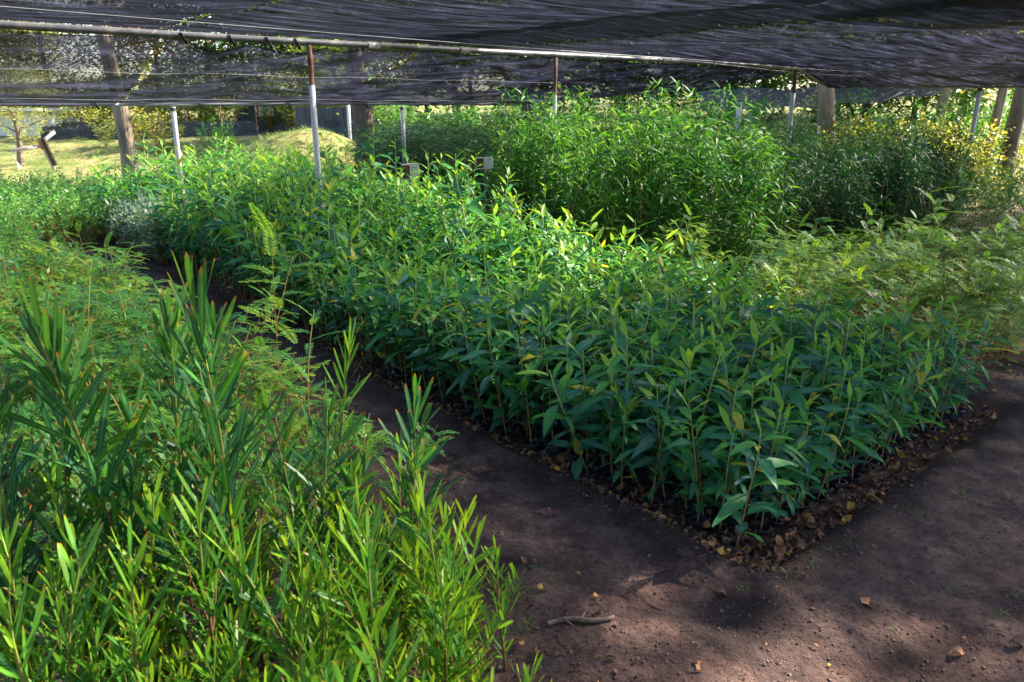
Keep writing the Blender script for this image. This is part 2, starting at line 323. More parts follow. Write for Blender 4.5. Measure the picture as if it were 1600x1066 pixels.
for i, (x, y, z) in enumerate(gr[0]):     # tint: paler along the path crown, darker soil by the bed edges
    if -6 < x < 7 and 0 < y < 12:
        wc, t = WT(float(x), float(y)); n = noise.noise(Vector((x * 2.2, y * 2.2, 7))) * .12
        dry = .6 * math.exp(-((wc + .42 + n) / .17) ** 2) + .35 * math.exp(-((wc + .8) / .1) ** 2)  # paler bands along the path
        edge_dark = math.exp(-((wc + .08 + n) / .13) ** 2) * (t > -.15)
        if t < .1 and wc > -.5: dry = .5 * sm(-.3, -.6, t + n) * sm(-1.6, -1.0, t); edge_dark = math.exp(-((t + .1 + n) / .12) ** 2) * sm(2.9, 2.4, wc)
        gr[2][i, 0] = dry - edge_dark * .9
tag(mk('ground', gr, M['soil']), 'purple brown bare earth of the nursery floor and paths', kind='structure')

# ------------------------------------------------------------------ plant prototypes
def stem_curve(h, bend, n=7, az=None):
    az = rng.uniform(0, 6.28) if az is None else az; c = Vector((math.cos(az), math.sin(az), 0)); ph = rng.uniform(0, 6)
    return [c * bend * (i / (n - 1)) ** 2 * h + Vector((math.sin(ph + i * 1.3), math.cos(ph + i), 0)) * .006 * i / n + Vector((0, 0, h * i / (n - 1))) for i in range(n)]
def on(pts, f):
    f = max(0, min(.9999, f)) * (len(pts) - 1); i = int(f); return pts[i].lerp(pts[i + 1], f - i)

def gum_arr(h, nl, Lf, lo=False):        # broad-leaved seedling: alternate drooping lance leaves
    sb, fb = MB(), MB(); pts = stem_curve(h, rng.uniform(.0, .1))
    tube(sb, pts, [.0042 * (1 - .65 * i / 6) + .0006 for i in range(7)], 4)
    a = rng.uniform(0, 6.28)
    for i in range(nl):
        f = .17 + .83 * (i + rng.uniform(-.3, .3)) / nl; a += 2.4 + rng.uniform(-.5, .5)
        f = max(.06, min(f, .995)); y = max(0, (f - .82) / .18)
        el = R(rng.uniform(0, 55)) * (1 - y) + R(rng.uniform(45, 75)) * y
        L = Lf * (.45 + .75 * math.sin(min(1, f * 1.15) * 2.2)) * rng.uniform(.75, 1.2) * (1 - .45 * y)
        if rng.random() < .12: L *= 1.3
        d = Vector((math.cos(a) * math.cos(el), math.sin(a) * math.cos(el), math.sin(el)))
        p = on(pts, f); W = L * rng.uniform(.21, .31) if f > .3 else L * rng.uniform(.36, .46)
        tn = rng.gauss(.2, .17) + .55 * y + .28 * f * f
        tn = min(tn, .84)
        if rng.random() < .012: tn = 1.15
        q = p + d * .012
        tube(sb, [p, q], .0009, 3, 0)
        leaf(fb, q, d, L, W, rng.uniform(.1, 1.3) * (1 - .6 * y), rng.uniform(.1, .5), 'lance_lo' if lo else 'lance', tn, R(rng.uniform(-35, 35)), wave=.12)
    return sb.arr(), fb.arr()

def strap_arr(h, nl, Lf, Wf, tb=.5, br=0):   # long strap phyllodes rising from the stem
    sb, fb = MB(), MB(); pts = stem_curve(h, rng.uniform(.02, .14), 9)
    tube(sb, pts, [.0045 * (1 - .75 * i / 8) + .0008 for i in range(9)], 5)
    def leaves(pts, nl, L0, f0):
        a = rng.uniform(0, 6.28)
        for i in range(nl):
            f = f0 + (1 - f0) * (i + rng.uniform(-.3, .3)) / nl; f = min(f, .995); a += 2.4 + rng.uniform(-.4, .4)
            y = max(0, (f - .75) / .25)
            el = R(rng.uniform(36, 66)) * (1 - y) + R(rng.uniform(66, 85)) * y
            L = L0 * rng.uniform(.75, 1.2) * (1 - .35 * y) * (.65 + .35 * min(1, f * 2.5))
            d = Vector((math.cos(a) * math.cos(el), math.sin(a) * math.cos(el), math.sin(el)))
            leaf(fb, on(pts, f), d, L, Wf * rng.uniform(.75, 1.25), rng.uniform(-.3, .25), .12, 'strap', tb + rng.gauss(0, .13) + .2 * y, R(rng.uniform(-70, 70)), wave=.05)
    leaves(pts, nl, Lf, .08)
    for k in range(br):
        f = rng.uniform(.1, .6); p = on(pts, f); a = rng.uniform(0, 6.28); e = R(rng.uniform(50, 70)); hl = h * rng.uniform(.25, .45)
        d = Vector((math.cos(a) * math.cos(e), math.sin(a) * math.cos(e), math.sin(e)))
        bp = [p + d * hl * j / 4 + Vector((0, 0, .15 * hl * (j / 4) ** 2)) for j in range(5)]
        tube(sb, bp, [.0022, .002, .0017, .0013, .0008], 4); leaves(bp, int(nl * .4), Lf * .75, .15)
    return sb.arr(), fb.arr()

def frond(fb, b, d, L, npair, lw, tint, droop=.5, wl=None):
    d, s, n = frame(d); p = Vector(b); st = L / npair
    pr = [p.copy()]
    for i in range(npair):
        d = (d + Vector((0, 0, -1)) * droop / npair).normalized(); p = p + d * st; pr.append(p.copy())
        x = (i + .5) / npair; ll = lw * math.sin(math.pi * (.12 + .85 * x)) ** .6
        nn = s.cross(d).normalized()
        for sg in (-1, 1):
            dd = (s * sg + d * .45 + nn * rng.uniform(-.1, .25)).normalized()
            rhomb(fb, p, dd, ll, wl or st * .8, nn, tint + rng.uniform(-.06, .06))
    tube(fb, [pr[0], pr[len(pr) // 2], pr[-1]], .0007, 3, tint + .15)
def fern_arr(h, nf, L, tb=.55, npair=9, lw=.022, br=2):  # feathery pinnate seedling
    sb, fb = MB(), MB(); pts = stem_curve(h, rng.uniform(.05, .3))
    tube(sb, pts, [.0025 * (1 - .7 * i / 6) + .0005 for i in range(7)], 4)
    axs = [(pts, .22, nf)]
    for k in range(br):
        f = rng.uniform(.3, .7); p = on(pts, f); a = rng.uniform(0, 6.28); hl = h * rng.uniform(.3, .5)
        d = Vector((math.cos(a) * .6, math.sin(a) * .6, .7)); bp = [p + d * hl * j / 3 for j in range(4)]
        tube(sb, bp, [.0014, .0012, .001, .0006], 3); axs.append((bp, .2, nf // 3))
    for ax, f0, n in axs:
        a = rng.uniform(0, 6.28)
        for i in range(n):
            f = min(.99, f0 + (1 - f0) * i / n + rng.uniform(-.03, .03)); a += 2.4 + rng.uniform(-.5, .5); y = max(0, (f - .8) / .2)
            el = R(rng.uniform(0, 40) + 30 * y)
            d = Vector((math.cos(a) * math.cos(el), math.sin(a) * math.cos(el), math.sin(el)))
            frond(fb, on(ax, f), d, L * rng.uniform(.7, 1.2), npair, lw, tb + rng.gauss(0, .16), rng.uniform(.2, .9))
    return sb.arr(), fb.arr()

def bush_arr(h, rad, nl, L, W, tb=.5, up=.5, nst=9, prof=None, bowl=1.0):  # many-stemmed bushy plant
    sb, fb = MB(), MB()
    tips = []
    for k in range(nst):
        a = rng.uniform(0, 6.28); r = rad * math.sqrt(rng.random()); hh = h * rng.uniform(.6, 1.08) * (1 - .25 * (r / rad) ** 2)
        pts = [Vector((math.cos(a) * r * (j / 5) ** .8, math.sin(a) * r * (j / 5) ** .8, hh * j / 5)) + Vector((rng.gauss(0, .01), rng.gauss(0, .01), 0)) * j for j in range(6)]
        tube(sb, pts, [.004, .0035, .003, .0024, .0016, .0008], 4); tips.append(pts)
    for i in range(nl):
        pts = rng.choice(tips); f = .12 + .88 * rng.random() ** .75; p = on(pts, f); a = rng.uniform(0, 6.28); el = R(rng.uniform(-20, 60) * up * 2)
        d = Vector((math.cos(a) * math.cos(el), math.sin(a) * math.cos(el), math.sin(el)))
        p = p + d * rng.uniform(0, L * .8); l = L * rng.uniform(.6, 1.25)
        tn = tb + rng.gauss(0, .17) + .15 * f
        if prof: leaf(fb, p, d, l, W * rng.uniform(.8, 1.2), rng.uniform(.2, 1.3), .25, prof, tn, R(rng.uniform(-50, 50)))
        else: rhomb(fb, p, d, l, W * rng.uniform(.8, 1.2), Vector((rng.gauss(0, .5), rng.gauss(0, .5), 1)).normalized(), tn)
    return sb.arr(), fb.arr()

def wispy_arr(h, rad, n=420):
    sb, fb = MB(), MB(); pts = stem_curve(h, .05); tube(sb, pts, [.012 * (1 - .8 * i / 6) for i in range(7)], 5)
    for i in range(n):
        f = .08 + .9 * rng.random(); a = rng.uniform(0, 6.28); r = rad * (1.05 - f) ** .6
        d = Vector((math.cos(a), math.sin(a), rng.uniform(.3, 1.1))).normalized(); p = on(pts, f) + d * rng.uniform(0, r)
        leaf(fb, p, d, rng.uniform(.12, .26), .008, rng.uniform(.4, 1.6), .1, 'strap_lo', rng.uniform(0, 1), rng.uniform(0, 3))
    return sb.arr(), fb.arr()

def proto(name, arrs, ms, extra=None):
    e = empty(name); mk('stem', arrs[0], ms[0], e); mk('foliage', arrs[1], ms[1], e)
    if extra: mk(extra[0], extra[1], extra[2], e)
    return e
PR = []
def place(pr, loc, rz, sc_, lean, label, cat, group, name=None):
    o = copy_tree(pr); o.location = loc
    o.rotation_euler = (lean[0], lean[1], rz); o.scale = sc_ if isinstance(sc_, (tuple, Vector)) else (sc_,) * 3
    tag(o, label, cat, group); return o
def tf(loc, rz, s, lean):
    from mathutils import Euler
    sv = Vector((s, s, s)) if not isinstance(s, (tuple, Vector)) else Vector(s)
    return Matrix.LocRotScale(Vector(loc), Euler((lean[0], lean[1], rz)), sv)
def drop(e):                              # remove prototypes once their copies are placed
    for ch in CH.pop(e.name, []): bpy.data.objects.remove(ch)
    bpy.data.objects.remove(e)

# a planting bag: short wide sleeve with a rolled rim, soil inside
def bag_arr():
    b = MB(); n = 9; prof = [(.036, -.05), (.042, 0), (.041, .025), (.046, .033), (.04, .036), (.036, .02)]
    vs, at_, fs = [], [], []
    for k, (r, z) in enumerate(prof):
        for j in range(n):
            an = 2 * math.pi * j / n; q = r * (1 + rng.uniform(-.14, .14)); vs.append((math.cos(an) * q, math.sin(an) * q, z + rng.uniform(-.006, .006))); at_.append((.5, .5, 0))
        if k:
            for j in range(n): o = (k - 1) * n; fs.append((o + j, o + (j + 1) % n, o + n + (j + 1) % n, o + n + j))
    b.add(vs, fs, at_); return b.arr()

# ---- central bed of broad-leaved seedlings
gum_hi = [gum_arr(.62 * rng.uniform(.9, 1.1), rng.randint(17, 21), .137) for _ in range(9)]
gum_tall = [gum_arr(1.0 * rng.uniform(.92, 1.1), rng.randint(24, 28), .13) for _ in range(4)]
gum_lo = [gum_arr(.62 * rng.uniform(.9, 1.1), rng.randint(17, 22), .12, True) for _ in range(7)]
gum_tlo = [gum_arr(1.0 * rng.uniform(.9, 1.1), rng.randint(24, 28), .135, True) for _ in range(7)]
bag = bag_arr()
spots = []
t = .2; row = 0
while t < 10.0:
    wc = .15 + (row % 2) * .05
    while wc < 2.36:
        a, b = wc + rng.gauss(0, .014), t + rng.gauss(0, .014)
        silver_zone = 7.5 < b < 8.9 and a < 1.25
        if not silver_zone and rng.random() > .09: spots.append((a, b))
        wc += .103
    t += .101; row += 1
def gum_h(a, b): return .9 + .12 * noise.noise(Vector((a * 1.5, b * 1.5, 5))) + .1 * sm(0, 2, b)
spots.sort(key=lambda s: P(*s).length - (.35 if (s[0] < .4 or s[1] < .4) else 0))
gp = [proto('seedling', g, (M['gum_stem'], M['gum']), ('bag', bag, M['bag'])) for g in gum_hi]
GRP = 'broad-leaved seedlings packed in the central bed'
rest = []; rest_s = []
for i, (a, b) in enumerate(spots):
    p = P(a, b); p.z = gh(p.x, p.y); tall = sm(2.8, 5.8, b + rng.uniform(-.5, .5) + (a - 1) * .5)
    near_edge = (a < .35, b < .35, a > 2.1)
    lg = .06 if rng.random() > .12 else .2; lean = [rng.gauss(0, lg), rng.gauss(0, lg)]
    out = Vector((0, 0, 0))
    if near_edge[0]: out -= V
    if near_edge[1]: out -= U
    if near_edge[2]: out += V
    lean[0] -= out.y * .11; lean[1] += out.x * .11
    rz = rng.uniform(0, 6.28)
    # lean is applied after the spin: rotate only by a small tilt, spin via z first
    s = gum_h(a, b) * rng.uniform(.72, 1.18) * (1.18 if rng.random() < .04 else 1)
    if i < 300:
        if near_edge[1] and near_edge[0]: lb = 'leafy seedling in a black bag at the near corner of the central bed'
        elif near_edge[1]: lb = 'leafy seedling in a black bag along the short front edge of the central bed'
        elif near_edge[0]: lb = 'leafy seedling in a black bag on the path side of the central bed'
        elif near_edge[2]: lb = 'leafy seedling in a black bag on the far right side of the central bed'
        else: lb = 'leafy green seedling standing inside the packed near half of the central bed'
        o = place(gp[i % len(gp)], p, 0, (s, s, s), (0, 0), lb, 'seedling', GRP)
        o.rotation_mode = 'XYZ'
        from mathutils import Euler
        o.rotation_euler = (Euler((lean[0], lean[1], 0)).to_matrix() @ Euler((0, 0, rz)).to_matrix()).to_euler()
    else:
        from mathutils import Euler
        Rm = Euler((lean[0], lean[1], 0)).to_matrix() @ Euler((0, 0, rz)).to_matrix()
        hs = .62 + .36 * tall
        if hs > .8: k = rng.randrange(len(gum_tlo)); g = gum_tlo[k]; s *= hs / 1.0
        else: k = rng.randrange(len(gum_lo)); g = gum_lo[k]; s *= hs / .62
        Mx = Matrix.LocRotScale(p, Rm.to_quaternion(), Vector((s, s, s)))
        dt = rng.gauss(.02, .08)
        rest.append((g[1], Mx, dt)); rest_s.append((g[0], Mx, 0))
for e in gp: drop(e)
v1, f1, a1, m1 = merge(rest); v2, f2, a2, m2 = merge(rest_s)
tag(mk('seedling_mass', (np.concatenate([v1, v2]), np.concatenate([f1, f2 + len(v1)]), np.concatenate([a1, a2]), np.concatenate([m1, m2 + 1])), [M['gum'], M['gum_stem']]),
    'packed green mass of broad-leaved seedlings filling the rest of the central bed', 'seedlings', None, 'stuff')
# a few taller ones standing clear of the far canopy
gt = [proto('seedling', g, (M['gum_stem'], M['gum'])) for g in gum_tall]
for k, (px, d, z) in enumerate([(345, 9.4, 1.28), (560, 9.2, 1.32), (612, 10, 1.3), (440, 9.0, 1.22), (905, 5.9, .92), (870, 5.6, .86), (1060, 4.6, .82)]):
    p = at(px, d); p.z = gh(p.x, p.y)
    hh = [1.0] * 4; s = z / 1.02
    where = ['left of the white post at the far end', 'right of the white post at the far end', 'below the second white post', 'against the rusty-topped post',
             'with pale upright tip at the bright back edge', 'next to the pale-tipped one at the back edge', 'rising above the sunlit middle'][k]
    place(gt[k % 4], p, rng.uniform(0, 6), s, (rng.gauss(0, .04), rng.gauss(0, .04)), 'tall thin seedling ' + where + ' of the central bed' if k > 3 else 'tall thin seedling ' + where, 'seedling', 'seedlings taller than the central bed')
for e in gt: drop(e)

# ---- silver plants at the far left end
sp = [proto('silver_shrub', bush_arr(.55, .2, 340, .065, .022, .4, .6, 8), (M['fern_stem'], M['silver'])) for _ in range(3)]
for i in range(60):
    a, b = rng.uniform(-.05, 1.25), rng.uniform(7.5, 8.9); p = P(a, b); p.z = gh(p.x, p.y)
    place(sp[i % 3], p, rng.uniform(0, 6), rng.uniform(1.0, 1.3), (0, 0), 'small silvery grey shrub clustered at the far left end of the central bed', 'shrub', 'silvery shrubs at the far end')
for e in sp: drop(e)

# ---- left foreground: strap-leaved plants
st_tall = [strap_arr(.95, 66, .185, .0135, .18, 2) for _ in range(4)]
st_mid = [strap_arr(.6, 44, .12, .0082, .55, 2) for _ in range(4)]
st_bright = [strap_arr(.55, 34, .12, .0098, .85, 1) for _ in range(4)]
st_small = [strap_arr(.34, 28, .075, .0066, .8, 3) for _ in range(4)]
def pro_set(arrs, nm, ms): return [proto(nm, a, ms) for a in arrs]
sm_ = (M['strap_stem'], M['strap'])
pT, pM, pB, pS = pro_set(st_tall, 'strap_leaved_sapling', sm_), pro_set(st_mid, 'strap_leaved_sapling', sm_), pro_set(st_bright, 'strap_leaved_sapling', sm_), pro_set(st_small, 'strap_leaved_sapling', sm_)
SG = 'strap-leaved saplings in the left foreground'
def ground_at(px, py):                    # ground point under a photo position
    dep = R(17.27) + math.atan((py - 533) / 1190); d = EYE / math.tan(dep); sl = EYE / math.sin(dep) * math.cos(math.atan((py - 533) / 1190))
    return Vector(((px - 800) / 1190 * sl, d, 0))
def topz(py, d): return EYE - d * math.tan(R(17.27) + math.atan((py - 533) / 1190))
tallspec = [  # base px, base py, top px, top py, set, height of proto, label
    (265, 1120, 85, 425, pT, .95, 'tallest dark sapling at the left edge, leaning left, with a yellow stem'),
    (395, 1090, 330, 400, pT, .95, 'tall blue-green sapling whose tip rises just left of the feathery frond by the path'),
    (300, 960, 285, 430, pT, .95, 'tall dark sapling close behind and left of the blue-green one'),
    (470, 960, 470, 590, pT, .95, 'dark sapling of middle height between the tall ones and the path edge'),
    (480, 1000, 575, 590, pT, .95, 'sapling leaning right over the path with spread leaves'),
    (620, 1040, 690, 580, pT, .95, 'dark green sapling standing alone nearest the path, leaning right'),
    (520, 880, 525, 520, pM, .6, 'slender sapling with a narrow tip beside the upper path'),
    (238, 1150, 250, 745, pB, .55, 'bright yellow-green sapling with broad leaves in the lower left'),
    (40, 1150, 40, 560, pT, .95, 'dark sapling cut by the left edge of the picture'),
    (160, 1120, 160, 740, pM, .6, 'green sapling between the left edge and the bright one'),
    (790, 1050, 765, 855, pS, .34, 'small yellow-green sapling beside the bare path, left of the twig'),
    (735, 1075, 735, 930, pS, .34, 'small sapling at the bottom edge, just left of the small yellow-green one'),
    (700, 960, 695, 820, pS, .34, 'thin yellowing sapling right of the lone dark green one'),
    (350, 1070, 352, 470, pT, .95, 'tall dark sapling just right of the blue-green one, slightly shorter'),
    (110, 1100, 140, 480, pT, .95, 'dark sapling right of the leaning one at the left edge'),
    (480, 1100, 470, 800, pB, .55, 'yellowish sapling at the foot of the tall blue-green one'),
    (560, 860, 555, 690, pS, .34, 'yellow young sapling on the litter strip beside the path')]
tallpos = []
for k, (bx, by, tx, ty, st, h0, lb) in enumerate(tallspec):
    b = ground_at(bx, by); b.z = gh(b.x, b.y); zt = topz(ty, b.y) - (.1 if h0 > .9 else .05)
    tl = Vector(((tx - 800) / 1190 * math.cos(math.atan((ty - 533) / 1190)) * math.hypot(b.y, EYE - zt) , b.y, zt))
    dx = tl.x - b.x; H = math.hypot(dx, zt - b.z)
    ln = math.atan2(dx, zt - b.z); o = place(st[k % 4], b, 0, (.5 + .5 * H / h0, .5 + .5 * H / h0, H / h0), (0, 0), lb, 'sapling', SG)
    from mathutils import Euler
    o.rotation_euler = (Euler((rng.gauss(0, .03), ln * .8, 0)).to_matrix() @ Euler((0, 0, rng.uniform(0, 6.28))).to_matrix()).to_euler()
    tallpos.append(b)
def over_path(p, h):                       # keeps the low saplings off the trodden path
    c, s_ = math.cos(R(17.27)), math.sin(R(17.27)); zz = EYE - p.z - h; zc = p.y * c + zz * s_; yy = (zz * c - p.y * s_) / zc * 1190 + 533; xx = p.x / zc * 1190 + 800
    pts = [(300, 360), (560, 500), (700, 590), (850, 720), (1066, 790), (2600, 1080)]
    for (y0, x0), (y1, x1) in zip(pts, pts[1:]):
        if y0 <= yy <= y1: return xx > x0 + (x1 - x0) * (yy - y0) / (y1 - y0)
    return False
n = 0; tries = 0
while n < 150 and tries < 6000:
    tries += 1
    wc = rng.uniform(-3.4, -.72); t = rng.uniform(-1.35, 2.6)
    p = P(wc, t)
    if p.y < 1.15 or p.x / p.y < -1.0: continue
    if wc > -1.02 and t < 1.0 and rng.random() < .8: continue
    if wc > -.88 and t < 1.4: continue
    edge = wc > -1.15
    if t > .7 and rng.random() < .7 + (t - .7) * .3: continue
    if edge and rng.random() < .45: continue
    if over_path(p, .4): continue
    p.z = gh(p.x, p.y)
    bright = sm(-1.6, -.6, wc) * .6 + .25 * sm(2.6, 1.2, p.y)
    r = rng.random()
    if r < bright: st, s, lb = pB, rng.uniform(.5, 1.1), 'young yellow-green sapling filling the left foreground among taller ones'
    elif r < bright + .3: st, s, lb = pS, rng.uniform(.9, 1.3), 'low small-leaved sapling near the soil of the left foreground'
    else: st, s, lb = pM, rng.uniform(.6, 1.3), 'dark green middle-height sapling in the left foreground thicket'
    if edge: st, s, lb = pS, rng.uniform(.7, 1.15), 'small yellowish sapling scattered along the left edge of the path'
    place(st[n % 4], p, rng.uniform(0, 6.28), s, (rng.gauss(0, .1), rng.gauss(0, .1)), lb, 'sapling', SG); n += 1
for e in pT + pM + pB + pS: drop(e)

# ---- feathery seedlings: left middle bed and right bed
fe = [fern_arr(.36 * rng.uniform(.85, 1.2), rng.randint(10, 14), .11, rng.uniform(.4, .65), 12, .022) for _ in range(2)]
fm = (M['fern_stem'], M['fern'])
fe = fe[:2] + [fern_arr(.36 * rng.uniform(.8, 1.2), rng.randint(17, 22), .08, rng.uniform(.4, .75), 12, .014, 3) for _ in range(5)]
pf = pro_set(fe, 'feathery_seedling', fm)
LG, RG = 'feathery seedlings in the left bed', 'feathery seedlings in the right bed'
L_s, R_s = [], []
t = 1.2
while t < 6.4:
    wc = -3.9
    while wc < (-.72 if t < 2 else -.85):
        if rng.random() < (.35 + .6 * sm(1.2, 2.4, t)): L_s.append((wc + rng.gauss(0, .03), t + rng.gauss(0, .03)))
        wc += .15
    t += .15
t = .35
while t < 5.2:
    wc = 2.95
    while wc < 6.4:
        if rng.random() < .93 - .35 * (4.6 < wc < 5.1) and noise.noise(Vector((wc * 1.7, t * 1.7, 2))) > -.22: R_s.append((wc + rng.gauss(0, .02), t + rng.gauss(0, .02)))
        wc += .13
    t += .13
M['fern_left'] = leafmat('feather leaf left', [(0, (.015, .1, .05)), (.4, (.04, .19, .04)), (.75, (.13, .31, .03)), (1, (.36, .44, .05))], .4, .5)
fmL = (M['fern_stem'], M['fern_left']); pfL = pro_set(fe, 'feathery_seedling', fmL)
def put_ferns(sp_, lim, grp, lab, hs, massname, masslab, pf=None, fm=None):
    sp_ = [s for s in sp_ if abs(P(*s).x / P(*s).y) < .8]
    sp_.sort(key=lambda s: P(*s).length); items = []
    for i, s in enumerate(sp_):
        p = P(*s); p.z = gh(p.x, p.y); sc_ = hs * rng.choice((.7, .9, 1, 1.15, 1.5)) * rng.uniform(.85, 1.15) * (1 + .18 * noise.noise(Vector((s[0], s[1], 9)))); rz = rng.uniform(0, 6); ln = (rng.gauss(0, .13), rng.gauss(0, .13))
        if i < lim: place(pf[i % 7], p, rz, sc_, ln, lab(s), 'seedling', grp)
        else:
            g = fe[rng.randrange(7)]; Mx = tf(p, rz, sc_, ln); dt = rng.gauss(0, .1)
            items.append((g[1], Mx, dt)); items.append(((g[0][0], g[0][1], g[0][2], g[0][3] + 1), Mx, 0))
    if items: tag(mk(massname, merge(items), [fm[1], fm[0]]), masslab, 'seedlings', None, 'stuff')
def labL(s):
    return 'yellow-green feathery seedling just behind the dark strap-leaved saplings' if s[1] < 2.8 else 'low feathery seedling in the middle of the left bed'
def labR(s):
    return 'low yellow feathery seedling with orange stem at the near end of the right bed' if s[1] < 1.3 else 'low feathery seedling in the right bed, behind the broad-leaved ones'
put_ferns(L_s, 150, LG, labL, 1.12, 'feathery_mass', 'feathery yellow-green ground layer farther back in the left bed', pfL, fmL)
pf_keep = pf; put_ferns(R_s, 150, RG, labR, 1.12, 'feathery_mass', 'feathery yellow-green ground layer farther back in the right bed', pf, fm)
# large feathery saplings
big = [proto('feathery_sapling', fern_arr(.8, 13, .17, .4, 22, .035, 1), fm) for _ in range(3)]
bigspec = [(395, 3.9, 1.0, 'lone feathery frond sapling leaning over the path beside the central bed'), (1155, 7.4, .95, 'feathery sapling with two pale broad fronds in front of the tall willowy plants'),
           (1465, 7.2, 1.05, 'white-tipped sunlit feathery sapling on the right'), (1360, 7.0, .85, 'thin feathery sapling with reddish stem at the right'),
           (1530, 8.2, 1.2, 'feathery sapling near the right edge beyond the white-tipped one'), (1590, 6.6, .9, 'feathery sapling cut by the right edge'),
           (1260, 6.6, .7, 'short feathery sapling rising from the right bed'), (95, 6.0, .7, 'feathery sapling rising from the left bed near the left edge'), (40, 4.6, .65, 'blue-green feathery sapling low at the left edge')]
for k, (px, d, h, lb) in enumerate(bigspec):
    p = at(px, d); p.z = gh(p.x, p.y); place(big[k % 3], p, rng.uniform(0, 6), h / .8, (rng.gauss(0, .08), rng.gauss(0, .08)), lb, 'sapling', 'large feathery saplings')
for k in range(24):
    px = rng.uniform(1280, 1640); d = rng.uniform(7.6, 10.5); p = at(px, d); p.z = gh(p.x, p.y)
    place(big[k % 3], p, rng.uniform(0, 6), rng.uniform(.9, 1.35), (rng.gauss(0, .08), rng.gauss(0, .08)), 'feathery sapling among others behind the right bed', 'sapling', 'large feathery saplings')
for e in pf + pfL + big: drop(e)

# ---- mixed small bushes among the feathery plants of the left bed
mb_ = [proto('low_bush', bush_arr(.34, .1, 150, .04, .014, .5, .5, 6), (M['fern_stem'], M['bush'])) for _ in range(3)] + [proto('low_bush', bush_arr(.36, .1, 170, .045, .01, .4, .5, 6), (M['fern_stem'], M['willow'])) for _ in range(2)]
for k in range(230):
    wc, t = rng.uniform(-4.8, -.95), rng.uniform(1.6, 6.8); p = P(wc, t)
    if p.x / p.y < -.75: continue
    p.z = gh(p.x, p.y); place(mb_[k % 5], p, rng.uniform(0, 6), rng.uniform(.9, 1.7), (rng.gauss(0, .1), rng.gauss(0, .1)), 'low dark green bush among the feathery plants of the left bed', 'bush', 'low bushes in the left bed')
for e in mb_: drop(e)

# ---- left back: bushy bright green plants
bb = [proto('bushy_seedling', bush_arr(.68, .19, 380, .045, .022, .55, .5, 8), (M['fern_stem'], M['bush'])) for _ in range(4)]
n = 0
t = 6.5
while t < 13.2:
    wc = -7.5
    while wc < (-.98 if t < 8.7 else 1.3):
        p = P(wc + rng.gauss(0, .03), t + rng.gauss(0, .03)); wc += .3
        if p.x / p.y < -.75 or p.y > 13.2: continue
        p.z = gh(p.x, p.y); n += 1
        place(bb[n % 4], p, rng.uniform(0, 6), rng.uniform(.9, 1.12), (rng.gauss(0, .06), rng.gauss(0, .06)), 'bright green bushy seedling in the dense block at the left edge', 'seedling', 'bushy seedlings at the left back')
    t += .3
for e in bb: drop(e)

# ---- right back: tall willowy plants, dark bushes, golden shrubs
wl = [proto('willowy_sapling', bush_arr(1.55, .22, 290, .125, .022, .45, .4, 5, 'lance_lo'), (M['gum_stem'], M['willow'])) for _ in range(4)]
for k in range(85):
    px = rng.uniform(785, 1215); d = rng.uniform(7.2, 10.2); wc, t = WT((px - 800) / 1241 * d, d)
    if wc < 2.7: continue
    p = at(px, d); p.z = gh(p.x, p.y)
    hgt = hz(138 + 22 * noise.noise(Vector((px * .02, 0, 0))) + 25 * sm(960, 800, px) * rng.random() + 38 * sm(1090, 1210, px) + rng.choice((0, 10, 30, 55)) * rng.random(), d)
    place(wl[k % 4], p, rng.uniform(0, 6), (1, 1, hgt / 1.38), (rng.gauss(0, .03), rng.gauss(0, .03)), 'tall willowy green sapling in the high stand right of centre', 'sapling', 'tall willowy saplings')
for k, (px, d, zt) in enumerate([(725, 9.5, 1.5), (770, 10.5, 1.45), (690, 10.6, 1.35), (800, 8.6, 1.4)]):
    p = at(px, d); p.z = gh(p.x, p.y)
    place(wl[k % 4], p, rng.uniform(0, 6), (.7, .7, zt / 1.6), (0, 0), ['thin willowy sapling between the two small boards', 'thin willowy sapling just right of the right-hand board', 'thin willowy sapling just right of the left-hand board', 'thin willowy sapling at the left end of the high stand'][k], 'sapling', 'tall willowy saplings')
for k in range(7):
    p = at(845 + k * 8 + rng.uniform(-4, 4), 8.3 + .15 * k); p.z = gh(p.x, p.y)
    place(wl[k % 4], p, rng.uniform(0, 6), (1, 1, hz(132 + 5 * (k % 3), p.y) / 1.5), (0, 0), 'tallest willowy sapling of the high stand, in front of the rusty-topped post', 'sapling', 'tall willowy saplings')
for e in wl: drop(e)
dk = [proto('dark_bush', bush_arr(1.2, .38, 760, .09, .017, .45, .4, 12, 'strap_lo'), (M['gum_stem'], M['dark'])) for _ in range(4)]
for k in range(85):
    px = rng.uniform(1130, 1500); d = rng.uniform(8.2, 11.5); p = at(px, d); p.z = gh(p.x, p.y)
    zt = hz(rng.uniform(158, 205), d)
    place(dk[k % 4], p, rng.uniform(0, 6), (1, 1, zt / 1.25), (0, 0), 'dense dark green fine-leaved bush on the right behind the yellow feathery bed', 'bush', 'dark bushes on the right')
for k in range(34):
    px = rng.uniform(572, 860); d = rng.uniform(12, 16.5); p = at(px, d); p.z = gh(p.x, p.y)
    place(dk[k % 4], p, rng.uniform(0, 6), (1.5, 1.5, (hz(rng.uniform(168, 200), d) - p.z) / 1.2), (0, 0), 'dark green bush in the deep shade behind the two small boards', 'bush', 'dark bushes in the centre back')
for e in dk: drop(e)
gd = [proto('golden_shrub', bush_arr(1.4, .5, 520, .075, .035, .5, .5, 12), (M['gum_stem'], M['golden'])) for _ in range(3)]
